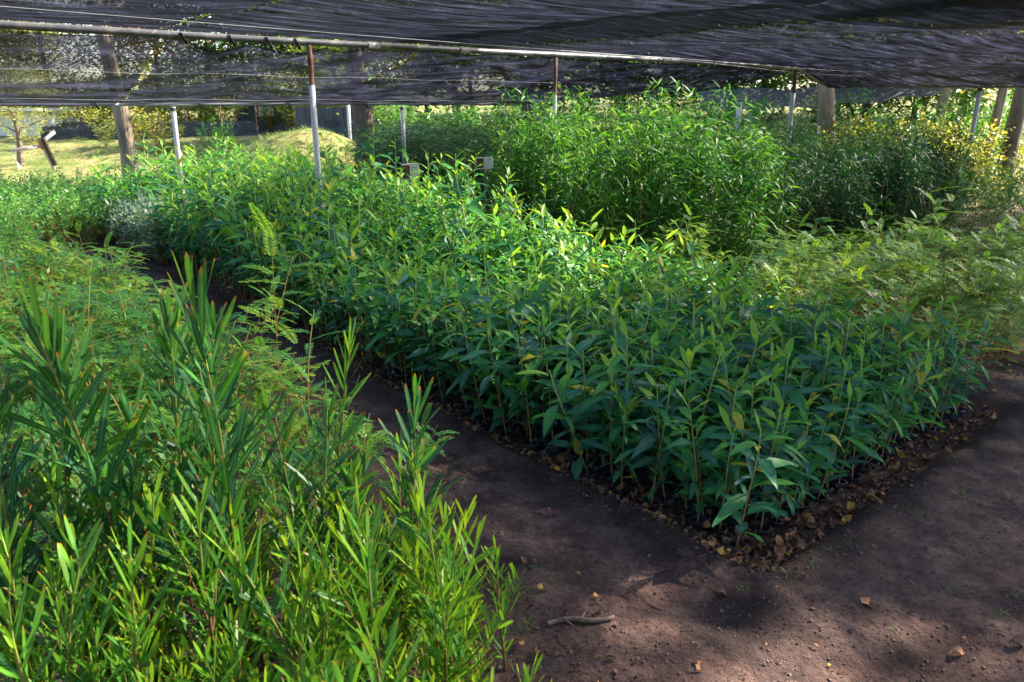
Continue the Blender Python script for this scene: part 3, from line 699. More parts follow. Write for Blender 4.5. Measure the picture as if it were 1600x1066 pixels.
for k in range(34):
    px = rng.uniform(1270, 1680); d = rng.uniform(11.5, 15); p = at(px, d); p.z = gh(p.x, p.y); zt = hz(rng.uniform(168, 205), d)
    place(gd[k % 3], p, rng.uniform(0, 6), (1, 1, (zt - p.z) / 1.45), (0, 0), 'sunlit yellow-green shrub beyond the dark bushes on the right', 'shrub', 'golden shrubs beyond the net')
# along the black wall
for k, (px, d, zt, lb) in enumerate([(215, 20.5, 1.0, 'yellow shrub in front of the black wall, right of the thick trunk'), (245, 20.5, 1.0, 'yellow shrub in front of the black wall beside the white post'),
                                 (255, 20.7, .85, 'small yellow shrub against the black wall'), (158, 21, .9, 'small yellow shrub left of the thick trunk'), (40, 21, 1.1, 'yellow shrub at the left end of the wall')]):
    p = at(px, d); p.z = gh(p.x, p.y); place(gd[k % 3], p, k, (1.3, 1.3, zt / 1.2), (0, 0), lb, 'shrub', 'yellow shrubs by the wall')
for k in range(46):
    px = -60 + k * 15 + rng.uniform(-6, 6); d = rng.uniform(24.5, 29); p = at(px, d); p.z = gh(p.x, p.y)
    place(gd[k % 3], p, rng.uniform(0, 6), (2.3, 2.3, rng.uniform(1.2, 1.9)), (0, 0), 'pale yellow-green bush behind the black wall on the left', 'bush', 'bushes behind the wall')
for e in gd: drop(e)
gb = [proto('leafy_bush', bush_arr(1.5, .55, 480, .09, .04, .5, .5, 12), (M['gum_stem'], M['bush'])) for _ in range(2)]
for k, (px, d, s) in enumerate([(600 + 17 * q + rng.uniform(-9, 9), rng.uniform(16, 22), rng.uniform(.85, 1.3)) for q in range(0, 62)] + [(335, 19.5, .75), (350, 19, .6), (318, 20, .6), (1500, 10.2, .62), (1540, 9.6, .55), (1575, 10.4, .6), (1610, 9.8, .6), (1640, 10.8, .7), (1520, 11.2, .65), (1480, 11.5, .7), (1590, 11.4, .7), (1400, 14.5, 1.0), (1440, 16, 1.2), (1350, 15, 1.1), (1545, 16, 1.1), (1500, 17, 1.2), (1180, 17, 1.2)]):
    p = at(px, d); p.z = gh(p.x, p.y)
    place(gb[k % 2], p, k, s, (0, 0), 'green leafy bush in front of the black wall near the mound' if px < 400 else 'leafy bush at the right edge before the forked trunk' if d < 12 else 'green leafy bush under the far trees right of centre', 'bush', 'green bushes outside the net')
for e in gb: drop(e)
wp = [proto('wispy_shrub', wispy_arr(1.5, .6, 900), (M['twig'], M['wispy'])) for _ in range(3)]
for k in range(60):
    px = rng.uniform(572, 860); d = rng.uniform(11.2, 15); p = at(px, d); p.z = gh(p.x, p.y)
    zt = hz(rng.uniform(172, 225) + (16 if 690 < px < 780 else 0), d)
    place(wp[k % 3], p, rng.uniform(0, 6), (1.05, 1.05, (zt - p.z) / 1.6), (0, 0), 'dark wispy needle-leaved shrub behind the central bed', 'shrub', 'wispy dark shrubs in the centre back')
for e in wp: drop(e)

# ------------------------------------------------------------------ trees
def tree_arr(h, crown_r, crown_h, nleaf, ls, r0=.16, lean=0, fork=False, dens=26, base=.35, gap=0):
    tb, cb = MB(), MB()
    n = 9; ph = rng.uniform(0, 6)
    pts = [Vector((lean * h * (i / (n - 1)) + .08 * math.sin(ph + i * .9), .08 * math.cos(ph + i), h * .8 * i / (n - 1))) for i in range(n)]
    pts[0] = Vector((0, 0, -.2)); tube(tb, pts, [r0 * (1.25 if i == 0 else 1) * (1 - .75 * i / (n - 1)) for i in range(n)], 9)
    ends = []
    for k in range(dens // 2):
        f = base + (1 - base) * (k + .5) / (dens // 2); p = on(pts, f); a = k * 2.4 + rng.uniform(-.5, .5); el = R(rng.uniform(15, 55))
        L = crown_r * rng.uniform(.7, 1.1) * (1 - .35 * (f - base) / (1 - base)); d = Vector((math.cos(a) * math.cos(el), math.sin(a) * math.cos(el), math.sin(el)))
        bp = [p + d * L * j / 5 + Vector((rng.gauss(0, .05), rng.gauss(0, .05), rng.gauss(0, .05) + .1 * L * (j / 5) ** 2)) * (j > 0) for j in range(6)]
        rr = r0 * .38 * (1 - .5 * f); tube(tb, bp, [rr * (1 - .8 * j / 5) for j in range(6)], 5)
        ends += [bp[5], bp[3]]
        for q in range(3):
            s = bp[rng.randint(2, 4)]; a2 = a + rng.uniform(-1.2, 1.2); dd = Vector((math.cos(a2), math.sin(a2), rng.uniform(-.3, .8))).normalized(); l2 = L * rng.uniform(.25, .5)
            e = s + dd * l2; tube(tb, [s, s.lerp(e, .5) + Vector((0, 0, .05)), e], [rr * .35, rr * .22, rr * .1], 4); ends.append(e)
    for i in range(nleaf):
        c = rng.choice(ends); sg = crown_r * .17
        p = c + Vector((rng.gauss(0, sg), rng.gauss(0, sg), rng.gauss(0, sg * .75)))
        a = rng.uniform(0, 6.28); d = Vector((math.cos(a), math.sin(a), rng.uniform(-.8, .5)))
        rhomb(cb, p, d, ls * rng.uniform(.6, 1.4), ls * .45, Vector((rng.gauss(0, .6), rng.gauss(0, .6), 1)).normalized(), rng.gauss(.5, .22))
    return tb.arr(), cb.arr()
def tree_proto(arrs, bark, lf, nm='tree'):
    e = empty(nm); mk('trunk', arrs[0], bark, e); mk('crown', arrs[1], lf, e); return e
T_gold = [tree_proto(tree_arr(8, 2.8, 5, 5200, .13, .16), M['bark'], M['golden'], 'autumn_tree') for _ in range(2)]
T_brown = [tree_proto(tree_arr(9, 2.8, 5, 3600, .12, .17, dens=34), M['bark'], M['brownleaf'], 'autumn_tree') for _ in range(2)]
T_green = [tree_proto(tree_arr(8, 2.8, 5, 6500, .13, .18, dens=30, base=.25), M['barkdark'], M['treegreen'], 'leafy_tree') for _ in range(2)]
F_gold = [tree_proto(tree_arr(8, 2.6, 5, 12000, .19, .1, base=.04, dens=40), M['bark'], M['golden'], 'autumn_tree') for _ in range(2)]
F_brown = [tree_proto(tree_arr(9, 2.6, 5, 7000, .15, .1, base=.08, dens=40), M['bark'], M['brownleaf'], 'autumn_tree') for _ in range(2)]
F_green = [tree_proto(tree_arr(8, 2.6, 5, 14000, .19, .1, base=.04, dens=40), M['barkdark'], M['treegreen'], 'leafy_tree') for _ in range(2)]
def cut_sun_gap(arrs, pos, scl, target, rad):  # cuts leaves out of the crown so a sun patch reaches the path
    v, f, a, m = arrs[1]; c = v[f].mean(axis=1) * scl + np.array(pos, dtype=np.float32)
    d = c - np.array(target, dtype=np.float32); s_ = np.array(S, dtype=np.float32); k = d @ s_; dist = np.linalg.norm(d - k[:, None] * s_, axis=1)
    keep = dist > rad * (.75 + .5 * np.sin(c[:, 2] * 3 + c[:, 1] * 5)); return arrs[0], (v, f[keep], a, m[keep])
th = [tree_arr(11.8, 2.7, 5, 11000, .2, .2, base=.64, dens=40) for _ in range(2)]
th[0] = cut_sun_gap(th[0], (12.4, 6.9, 0), .88, P(-.4, -.36), .42)
T_shade = [tree_proto(a, M['barkdark'], M['treegreen'], 'added_shade_tree') for a in th]  # added out of view, only to shade the beds
T_mix = {'H': T_shade, 'G': F_gold, 'B': F_brown, 'N': F_green, 'g': T_gold, 'b': T_brown, 'n': T_green}
def put_tree(kind, k, px, d, s, lb, grp, rz=0, lean=(0, 0)):
    p = at(px, d); p.z = gh(p.x, p.y) - .05
    return place(T_mix[kind][k % 2], p, rz, s, lean, lb, 'tree', grp)
TG = 'trees standing close behind the shade nets'
put_tree('b', 0, 190, 13.2, (.85, .85, 1.1), 'thick mossy trunk leaning slightly right, behind the left net seam', TG, 1, (0, -.05))
put_tree('n', 0, 562, 15, (1.25, 1.25, .95), 'dark spreading tree with low limbs right of the grass mound', TG, 2)
put_tree('n', 1, 815, 15.5, (.8, .8, .9), 'dark thin tree in the centre just left of the high willowy stand', TG, 3, (0, -.1))
put_tree('g', 1, 1288, 15.5, (1.25, 1.25, 1.0), 'pale grey trunk beside the sloping brace at the net corner', TG, 4, (0, .06))
put_tree('g', 0, 1474, 17, (.8, .8, .95), 'slim pale trunk between the net corner and the right white post', TG, 5)
put_tree('b', 1, 1556, 15, (.6, .6, .9), 'slim trunk leaning right, just right of the right white post', TG, 1, (0, .12))
put_tree('b', 0, 1592, 12.8, (.9, .9, .9), 'forked trunk at the right edge of the picture', TG, 2, (0, .02))
put_tree('g', 0, 20, 18.5, (.5, .5, .32), 'small leafy tree with thin trunk at the left edge', TG, 4)
kinds = 'bbgbbgbnngnngnngngnnngnng'
for k in range(25):
    px = -130 + k * 78 + rng.uniform(-20, 20); d = rng.uniform(20, 32)
    if px < 900: d += 8
    kd = kinds[k]; s = rng.uniform(.9, 1.35)
    nm = {'b': 'brown autumn tree', 'g': 'yellowing tree', 'n': 'green tree'}[kd]
    put_tree(kd.upper(), k, px, d, (s, s, s * 1.05), nm + ' in the far row beyond the nursery', 'far row of trees', rng.uniform(0, 6))
for k in range(22):
    if k in (3, 5, 6, 8): continue
    px = -400 + k * 112 + rng.uniform(-30, 30); d = rng.uniform(38, 60); s = rng.uniform(1.1, 1.6); kd = 'nbg'[k % 3]
    put_tree(kd.upper(), k, px, d, (s * 1.3, s * 1.3, s), {'b': 'brown', 'g': 'yellow-green', 'n': 'green'}[kd] + ' tree in the hazy distance behind the first row', 'distant trees', rng.uniform(0, 6))
# unseen trees added on the right, placed to throw dappled shade on the beds
for k, (x, y, s, kd) in enumerate([(12.4, 6.9, .88, 'H'), (16.5, 13.5, .9, 'H')]):
    place(T_mix[kd][k % 2], Vector((x, y, gh(x, y))), k * 1.3, s, (0, 0), 'added tree out of view on the right, shading the beds', 'tree', 'trees added to shade the beds from the right')
for k_ in T_mix.values():
    for e in k_: drop(e)

# ------------------------------------------------------------------ shade house
PIPE_T, RAIL_T, HP, HR = 5.67, 8.64, 2.2, 1.65
def post(loc, h, r, label, rust_from=None, grp='posts of the shade house', lean=(0, 0)):
    e = empty('shade_post', loc); e.rotation_euler = (lean[0], lean[1], 0); tag(e, label, 'post', grp)
    if rust_from:
        mb = MB(); tube(mb, [Vector((0, 0, rust_from - .03)), Vector((.003, 0, (rust_from + h) / 2)), Vector((0, 0, h))], r * .86, 12, cap=True); mb.build('rusty_pipe', M['rust'], e)
        mb = MB(); tube(mb, [Vector((0, 0, -.1)), Vector((0, 0, rust_from / 2)), Vector((0, 0, rust_from))], r, 12, cap=True)
        tube(mb, [Vector((r * .9, 0, rust_from - .12)), Vector((r * 1.25, 0, rust_from - .2))], .006, 5, cap=True); mb.build('white_sleeve', M['white'], e)
    else:
        mb = MB(); tube(mb, [Vector((0, 0, -.1)), Vector((0, 0, h / 2)), Vector((0, 0, h))], r, 12, cap=True); mb.build('painted_pipe', M['white'], e)
        mb = MB(); tube(mb, [Vector((0, 0, h - .05)), Vector((0, 0, h - .01))], r * 1.12, 12, cap=True); mb.build('collar', M['bag'], e)
    return e
p = P(1.14, PIPE_T); post((p.x, p.y, 0), HP - .03, .028, 'white post with rusty upper half, nearest and left of centre', 1.82)
p = P(4.25, PIPE_T); post((p.x, p.y, 0), HP - .03, .026, 'rusty-topped post rising out of the tall willowy stand', 1.75)
p = P(9.5, PIPE_T); post((p.x, p.y, 0), HP - .03, .036, 'rusty-topped white post at the net corner under the sloping brace', 1.82)
p = at(268, 9.5); post((p.x, p.y, 0), HR - .03, .028, 'short white post on the left, right of the thick tree trunk', lean=(0, .02))
p = at(629, 11.6); post((p.x, p.y, 0), HR - .03, .03, 'short white post right of the dark spreading tree')
p = at(1524, 12.6); post((p.x, p.y, 0), 1.9, .036, 'bluish white post under the right net edge')
p = at(1154, 17.1); post((p.x, p.y, .3), 1.45, .06, 'white-painted trunk-like post behind the willowy stand')
p = at(1172, 20); post((p.x, p.y, .3), 1.4, .06, 'thin far white post right of the trunk-like one')
p = at(545, 18.5); e = post((p.x, p.y, .3), 1.4, .04, 'thin beige far post left of the dark spreading tree')

def pipe(name, pts, r, label, mat='pipe', couplers=()):
    e = empty(name, pts[0]); o0 = Vector(pts[0]); mb = MB(); n = 14
    full = []
    for i in range(len(pts) - 1):
        for j in range(n): full.append(Vector(pts[i]).lerp(Vector(pts[i + 1]), j / n) - o0)
    full.append(Vector(pts[-1]) - o0)
    full = [q + Vector((0, 0, .006 * math.sin(i * .7))) for i, q in enumerate(full)]
    tube(mb, full, r, 10, cap=True); mb.build('tube', M[mat], e); tag(e, label, 'pipe')
    for c in couplers:
        i = int(c * (len(full) - 1)); a, b = full[i], full[min(i + 1, len(full) - 1)]
        mb = MB(); d = (b - a).normalized(); tube(mb, [a, a + d * .05], r * 1.22, 10, cap=True); tube(mb, [a + d * .05, a + d * .13], r * 1.1, 10, cap=True); mb.build('coupler', M[mat], e)
    return e
pipe('roof_pipe', [P(-6, PIPE_T, HP), P(9.5, PIPE_T, HP)], .03, 'long grey steel pipe carrying the net across the picture', couplers=(.33, .53, .62, .8, .9))
pipe('edge_rail', [P(-7, RAIL_T, HR), P(5.9, RAIL_T, HR)], .018, 'thin pale rail along the low far edge of the net', 'white')
pipe('side_rail', [P(11.5, 6.16, 1.95), P(11.5, 3.61, 1.91), P(11.5, -4, 1.93)], .02, 'thin rail along the right net edge')
pipe('corner_brace', [P(9.5, PIPE_T, HP), P(11.5, 6.16, 1.96)], .035, 'short pipe brace sloping down at the net corner')

def sheet(name, f, nu, nv, mat, label, group=None, th=0):
    vs = [tuple(f(i / nu, j / nv)) for j in range(nv + 1) for i in range(nu + 1)]
    i = np.arange(nu * nv); r = i // nu; c = i % nu; k = r * (nu + 1) + c
    fc = np.stack([k, k + 1, k + nu + 2, k + nu + 1], 1).astype(np.int32)
    v = np.array(vs, dtype=np.float32)
    # keep the object's own axes along the bed axes so the weave follows the cloth
    o0 = v[0].copy(); rz = math.atan2(V.y, V.x); c_, s_ = math.cos(-rz), math.sin(-rz)
    l = v - o0; l2 = l.copy(); l2[:, 0] = l[:, 0] * c_ - l[:, 1] * s_; l2[:, 1] = l[:, 0] * s_ + l[:, 1] * c_
    o = mk(name, (l2, fc, np.zeros((len(v), 3), np.float32), np.zeros(len(fc), np.int32)), mat)
    o.location = o0; o.rotation_euler = (0, 0, rz); tag(o, label, 'shade net', group); return o
NG = 'black shade net panels'
# side panels sloping from the roof pipe down to the far rail, laced together along their seams
seam_top = [-6.0, -.14, 2.4, 5.1, 7.4, 9.5]; seam_bot = [-7.0, -.59 - .0, 1.41, 3.6, 5.0, 5.9]
r0w = WT(at(268, 9.5).x, 9.5)[0]
seam_bot = [-7, r0w - .59, r0w + 1.41, r0w + 3.7, r0w + 5.4, r0w + 7.5]
gaps = [0, .055, .045, .03, .015, 0]
plabs = ['net side panel at far left with the thick trunk behind it', 'net side panel between the two laced seams, with rusty-topped post before it',
         'net side panel in the centre above the wispy dark shrubs', 'net side panel behind the middle of the roof pipe', 'narrow net side panel running up to the net corner']
panels = []
for k in range(5):
    def f(s, r, k=k):
        wt = seam_top[k] + (seam_top[k + 1] - seam_top[k]) * s; wb = seam_bot[k] + (seam_bot[k + 1] - seam_bot[k]) * s
        lens = abs(math.sin(r * 3.14159 * 4.5)) * (1.1 - .75 * r)
        g = 0
        if s < .5: g = gaps[k] * lens * (1 - s * 2) ** 6
        else: g = -gaps[k + 1] * lens * (s * 2 - 1) ** 6
        ww = wt + (wb - wt) * r + g; t = PIPE_T + (RAIL_T - PIPE_T) * r
        top = HP - .03; z = top + (HR - top) * r - .1 * math.sin(math.pi * r) * (.8 + .3 * math.sin(s * 9))
        if k == 1 and r < .3: z -= .075 * abs(math.sin(s * 3.14159 * 3.5)) * (1 - r / .3) * sm(.02, .15, s) * sm(.75, .6, s)
        z += .012 * noise.noise(Vector((wt * .8, r * 14, k))) + .008 * math.sin(s * 20 + r * 30)
        if k == 4: z += .22 * s * r ** 1.5; t -= s * s * r * 1.0
        z -= .02 * abs(math.sin(s * 9)) * sm(.93, 1, r)
        return P(ww, t, z)
    panels.append(sheet('shade_net', f, 70, 34, M['net_side' if k < 2 else 'net_side_dense'], plabs[k], NG))
    # rolled hem along the rail
    hem = MB(); pts = [f(i / 40, 1.0) + Vector((0, 0, -.005)) for i in range(41)]
# the roof: slack panels laced side by side, sloping down at the right side
def roofz(wc, t):
    z = HP + .035
    z -= .045 * math.sin(math.pi * (((wc + .18) / 2.54) % 1.0)) * sm(PIPE_T, PIPE_T - 1, t)
    z -= .10 * sm(4, 9, wc) * sm(5.7, 3.8, t)
    z += .03 * noise.noise(Vector((wc * .35, t * 1.2, 0))) * sm(5.7, 5, t) + .022 * noise.noise(Vector((wc * .4 - t * .2, t * 4, 4))) * sm(5.7, 5.3, t) + .009 * noise.noise(Vector((wc * 1.2 + t, t * 13, 8)))
    z += .02 * math.sin(t * 5 + wc * .8) * sm(3, 8, wc)
    return z
rs = [-7, -.18, 2.36, 5.1, 7.9, 11.5]; rg = [0, .05, .42, .02, .0, 0]  # unseen slit added at the widest seam gap drops sun on the path
rm = ['net_mid', 'net_mid', 'net_thin', 'net_mid', 'net_dense']
rl = ['black net roof panel at the far left above the pipe', 'black net roof panel right of the leftmost roof seam', 'thin black net roof panel over the middle of the picture', 'black net roof panel right of the middle', 'dark low-hanging net roof panel at the right with heavy folds']
for k in range(5):
    def f(s, r, k=k):
        wc = rs[k] + (rs[k + 1] - rs[k]) * s; t = -7 + r * (PIPE_T + 7)
        for q, sg, e in ((k, 1, 1 - s), (k + 1, -1, s)):
            amp = rg[q] * (1 if q != 2 else sm(-.45, -.75, t) + .04) * (.25 + .75 * max(0, math.sin(t * 2.6 + q * 2)))
            wc += sg * amp * e ** 8
        z = roofz(wc, t)
        if wc > 9.5: z += (1.93 - z) * (wc - 9.5) / 2; t += r * .5 * (wc - 9.5) / 2
        return P(wc, t, z)
    sheet('shade_net_roof', f, 50, 230, M[rm[k]], rl[k], NG)
def lap(s, r):  # extra net strip added to shade the path and bed edge
    wc = 1.9 + s * 1.25; t = -.55 + r * 6.2; return P(wc, t, roofz(wc, t) + .03 + .01 * math.sin(t * 3))
sheet('added_shade_net', lap, 10, 90, M['net_dense'], 'added second strip of black net over the roof seam, shading the path', NG)
def lap2(s, r):  # extra net patch added to keep the bed front in shade
    wc = 2.75 + s * 1.75 + .05 * math.sin(r * 9); t = -.9 + r * 2.5 + .06 * math.sin(s * 7); return P(wc, t, roofz(wc, t) + .045 + .008 * math.sin(t * 5))
sheet('added_shade_net', lap2, 24, 40, M['net_dense'], 'added patch of doubled black net overhead, shading the bed front', NG)
# ties
TG2 = 'knotted black ties on the pipes'
def tie(p, s, lb):
    mb = MB()
    for j in range(6):
        a = rng.uniform(0, 6.28); d = Vector((math.cos(a) * .8, math.sin(a) * .3, rng.uniform(-1, .1))); L = s * rng.uniform(.4, 1.2)
        leaf(mb, Vector((0, 0, 0)), d, L, .012, .8, .3, 'strap_lo', .5, rng.uniform(0, 3))
    tube(mb, [Vector((-.02, 0, .05)), Vector((.0, -.04, 0)), Vector((.02, 0, -.05))], .012, 6, cap=True)
    o = mb.build('tie', M['bag']); o.location = p; tag(o, lb, 'tie', TG2)
for w0, s in ((.02, .05), (.42, .12), (.75, .16), (1.02, .07)): tie(P(w0, PIPE_T - .03, HP - .02), s, 'ragged black tie knotted on the roof pipe above the torn net edge')
for k in range(9): tie(P(-3.5 + k * 1.15, RAIL_T - .02, HR), rng.uniform(.03, .09), 'small black tie holding the net to the far rail')
# support wires under the roof
for k, (a, b, lb) in enumerate([((-5, 5.0), (9, 4.2), 'pale thin wire under the net roof, the upper of two'), ((-5, 3.6), (11, 5.0), 'pale thin wire under the net roof, crossing to the right')]):
    mb = MB(); pts = [P(a[0] + (b[0] - a[0]) * i / 20, a[1] + (b[1] - a[1]) * i / 20, HP - .015 - .05 * math.sin(math.pi * i / 20) - .1 * sm(4, 9, a[0] + (b[0] - a[0]) * i / 20)) for i in range(21)]
    tube(mb, pts, .0018, 4); tag(mb.build('support_wire', M['wire']), lb, 'wire')
for k, rr in enumerate((.3, .72)):
    mb = MB(); t = PIPE_T + (RAIL_T - PIPE_T) * rr; pts = [P(-6 + i * .5, t - .03, HP + (HR - HP) * rr - .03 - .1 * math.sin(math.pi * rr) + .01 * math.sin(i * 2)) for i in range(25)]
    tube(mb, pts, .0016, 4); tag(mb.build('support_wire', M['wire']), ['thin wire behind the roof pipe across the upper part of the side net', 'thin wire low across the side net just above the far rail'][k], 'wire')
# a second grey net slung beyond the right corner
def net2(s, r):
    p = at(1100 + 420 * s, 19 - 2 * s); z = hz(172 - 33 * s, p.y) + (1 - r) * .55 * (1 - .6 * s) - .12 * math.sin(math.pi * s)
    return Vector((p.x, p.y + (1 - r) * 1.5, z + .03 * math.sin(s * 30 + r * 5)))
sheet('far_shade_net', net2, 40, 10, M['net_grey'], 'slack pale grey net of another shade house beyond the right corner')

# ------------------------------------------------------------------ background built things
def wall_strip(name, x0, x1, d0, d1, h, mat, label, cat):
    e = empty(name, at(x0, d0)); mb = MB(); n = 40; o0 = at(x0, d0)
    for i in range(n):
        a = at(x0, d0).lerp(at(x1, d1), i / n); b = at(x0, d0).lerp(at(x1, d1), (i + 1) / n); c = (a + b) / 2
        c.z = gh(c.x, c.y) + h / 2 - .1; d = b - a
        box(mb, c - o0, d.length * .99, .12 + .04 * rng.random(), h + .2 + rng.uniform(-.04, .05), Matrix.Rotation(math.atan2(d.y, d.x), 3, 'Z'))
    mb.build('sheeting', mat, e, smooth=False); tag(e, label, cat); return e
wall_strip('low_wall', 60, 400, 23.2, 24.5, .42, M['blackwall'], 'low black sheeted wall along the top of the grass slope', 'wall')
for k in range(7):
    p = at(70 + k * 55, 24.2); z = gh(p.x, p.y); mb = MB(); tube(mb, [Vector((0, 0, 0)), Vector((0, 0, 1.0)), Vector((0, 0, 1.9))], .025, 5, cap=True)
    o = mb.build('fence_post', M['rust']); o.location = (p.x, p.y, z); tag(o, 'thin rusty fence post behind the low black wall', 'fence post', 'fence posts behind the wall')
# pale shed behind
e = empty('shed', at(415, 27)); p = at(415, 27); z0 = gh(p.x, p.y)
mb = MB(); box(mb, Vector((0, 0, z0 + .55)), 1.5, 1.4, 1.2); mb.build('wall', M['greysheet'], e, False)
mb = MB(); box(mb, Vector((0, 0, z0 + 1.21)), 1.7, 1.6, .06, Matrix.Rotation(.06, 3, 'Y')); mb.build('roof', M['pale'], e, False)
mb = MB(); box(mb, Vector((.25, -.72, z0 + .7)), .5, .04, .35); mb.build('window', M['pale'], e, False); tag(e, 'small grey shed with pale roof and window behind the low wall', 'shed')
e = empty('sheet_screen', at(520, 21)); p = at(520, 21); z0 = gh(p.x, p.y)
mb = MB()
for j in range(8): box(mb, Vector((-.85 + j * .25, .02 * (j % 3), z0 + .45)), .25, .03, 1.15)
mb.build('sheeting', M['greysheet'], e, False)
mb = MB(); box(mb, Vector((-.05, -.09, z0 + .62)), .26, .03, .14); mb.build('opening', M['bag'], e, False); tag(e, 'dark grey sheeting screen with a small black opening behind the mound', 'screen')
# pale low building at left edge
e = empty('low_building', at(10, 26)); p = at(10, 26); z0 = gh(p.x, p.y)
mb = MB(); box(mb, Vector((0, 0, z0 + .3)), 3.6, 2, .9); mb.build('wall', M['pale'], e, False)
mb = MB(); box(mb, Vector((0, -.2, z0 + .79)), 3.9, 2.6, .08); mb.build('roof', M['pale'], e, False); tag(e, 'low white building at the left edge behind the small tree', 'building')
# red-jointed pipe barrier
o0 = at(12, 15.2); e = empty('pipe_barrier', o0); z0 = gh(o0.x, o0.y)
def bp(px, py, d): q = at(px, d, hz(py, d)); return q - o0
mb = MB(); tube(mb, [bp(16, 262, 15), bp(8, 233, 15), bp(58, 226, 15.3)], .035, 8, cap=True); tube(mb, [bp(58, 226, 15.3), bp(70, 262, 15.2)], .03, 8, cap=True); mb.build('pink_rail', noisemat('faded pink paint', [(.3, (.5, .33, .28)), (.7, (.62, .48, .43))], 9, .7, .1), e)
mb = MB(); tube(mb, [bp(61, 215, 15.3), bp(73, 255, 15.2)], .045, 8, cap=True); mb.build('dark_leg', M['barkdark'], e)
mb = MB(); tube(mb, [bp(57, 219, 15.3), bp(60, 231, 15.3)], .055, 8, cap=True); mb.build('joint', M['red'], e)
mb = MB(); tube(mb, [bp(60, 219, 15.3), bp(80, 205, 15.6)], .04, 8, cap=True); mb.build('arm', M['pipe'], e)
tag(e, 'pinkish pipe barrier with red joint and dark leg on the left slope', 'barrier')
# two small weathered boards standing in the central plants
for k, (px, d, y0, y1, wd, lb) in enumerate([(638, 7.5, 279, 253, .165, 'small weathered board with a brown left half, left of the two'), (756, 8.3, 262, 243, .175, 'small pale slatted board, right of the two, below the dark shrubs')]):
    p = at(px, d); e = empty('sign_board', (p.x, p.y, 0), .1 - .25 * k); tag(e, lb, 'board', 'small boards among the seedlings')
    zb, zt = hz(y0, d), hz(y1, d); mb = MB()
    n = 4
    for j in range(n): box(mb, Vector((0, 0, zb + (zt - zb) * (j + .5) / n)), wd, .02, (zt - zb) / n * .86, Matrix.Rotation(-.06, 3, 'Y'))
    mb.build('panel', M['board'], e, False)
    mb = MB(); box(mb, Vector((-wd * .25, -.014, (zb + zt) / 2)), wd * .42, .006, (zt - zb) * .8); mb.build('patch', M['rust'], e, False)
    mb = MB(); tube(mb, [Vector((0, .02, 0)), Vector((0, .02, zb + .02))], .015, 6, cap=True); mb.build('stake', M['twig'], e)

# ------------------------------------------------------------------ litter, twig, tufts
def dry_arr(L):
    mb = MB(); leaf(mb, Vector((-L / 2, 0, .004)), Vector((1, 0, rng.uniform(0, .5))), L, L * rng.uniform(.35, .55), rng.uniform(.3, 1.2), rng.uniform(.3, 1.1), 'lance', rng.uniform(.1, 1), wave=.35)
    return mb.arr()
dry = [dry_arr(rng.uniform(.035, .06)) for _ in range(10)]
dpro = [mk('dry_leaf', a, M['litter']) for a in dry]
def litter(p, label, s=1):
    o = dpro[rng.randrange(10)].copy(); C.objects.link(o); o.location = (p.x, p.y, gh(p.x, p.y) + rng.uniform(.004, .02)); o.scale = (s,) * 3
    o.rotation_euler = (rng.gauss(0, .35), rng.gauss(0, .35), rng.uniform(0, 6.28)); tag(o, label, 'leaf', 'dry leaves on the soil')
cnt = 0
for i in range(230):                     # along the front edge of the bed
    if i % 3: p = P(abs(rng.gauss(0, .9)) - .05, rng.uniform(-.03, .26))
    else: p = P(rng.uniform(-.05, .3), abs(rng.gauss(0, 1.2)))
    litter(p, 'curled brown leaf in the litter along the near edge of the central bed', rng.uniform(.7, 1.45))
for (px, py, lb, s) in [(1130, 930, 'pale dry leaf beside the near bed corner', 1.3), (1355, 945, 'orange-brown curled leaf alone on the bare soil at the lower right', 1.3), (1215, 935, 'small yellow leaf just below the bed corner', .5),
                     (1538, 797, 'orange leaf on the soil near the right edge', .8), (1590, 1010, 'large tan leaf at the right picture edge', 1.5), (1495, 1025, 'grey-brown leaf near the lower right', 1.2), (1510, 1010, 'narrow brown leaf beside the grey-brown one', .8),
                     (885, 985, 'brown leaf leaning on the fork of the twig', .9), (930, 990, 'small brown leaf on the twig', .6), (835, 900, 'pale leaf on the left half of the path', .8), (905, 970, 'small leaf above the twig', .6)]:
    litter(ground_at(px, py), lb, s)
for i in range(60):
    p = P(rng.uniform(-1.1, -.55), rng.uniform(-.8, 2.3)); litter(p, 'dry leaf in the strip between the saplings and the path', rng.uniform(.5, 1))
for i in range(26):
    p = ground_at(rng.uniform(900, 1600), rng.uniform(700, 1060)); a, b = WT(p.x, p.y)
    if b < -.12 or a > 2.6 or a < -.1: litter(p, 'tiny leaf scrap scattered on the bare soil', rng.uniform(.2, .55))
for i in range(60):
    p = P(rng.uniform(2.55, 4.6), rng.uniform(-.25, .7)); litter(p, 'dry leaf between the central and right beds', rng.uniform(.5, 1.1))
items = []
for i in range(5200):
    r = rng.random()
    if r < .1: p = P(rng.uniform(-.02, 2.5), abs(rng.gauss(.1, .12)))
    elif r < .18: p = P(abs(rng.gauss(.03, .09)), rng.uniform(0, 5))
    elif r < .5: p = P(rng.uniform(0, 2.45), rng.uniform(.03, 6) ** 1)
    elif r < .6: p = P(rng.uniform(-3.2, -.8), rng.uniform(-1, 3))
    elif r < .85: p = P(rng.uniform(2.5, 5.5), rng.uniform(.1, 4.5))
    else: p = P(-.02 + abs(rng.gauss(0, .2)), abs(rng.gauss(0, 2)))
    items.append((dry[rng.randrange(10)], tf((p.x, p.y, gh(p.x, p.y) + .006), rng.uniform(0, 6.28), rng.uniform(.35, .9), (rng.gauss(0, .4), rng.gauss(0, .4))), rng.gauss(-.1, .2)))
tag(mk('leaf_litter', merge(items), M['litter']), 'brown leaf litter covering the bed floors between the stems', 'litter', None, 'stuff')
for d_ in dpro: bpy.data.objects.remove(d_)
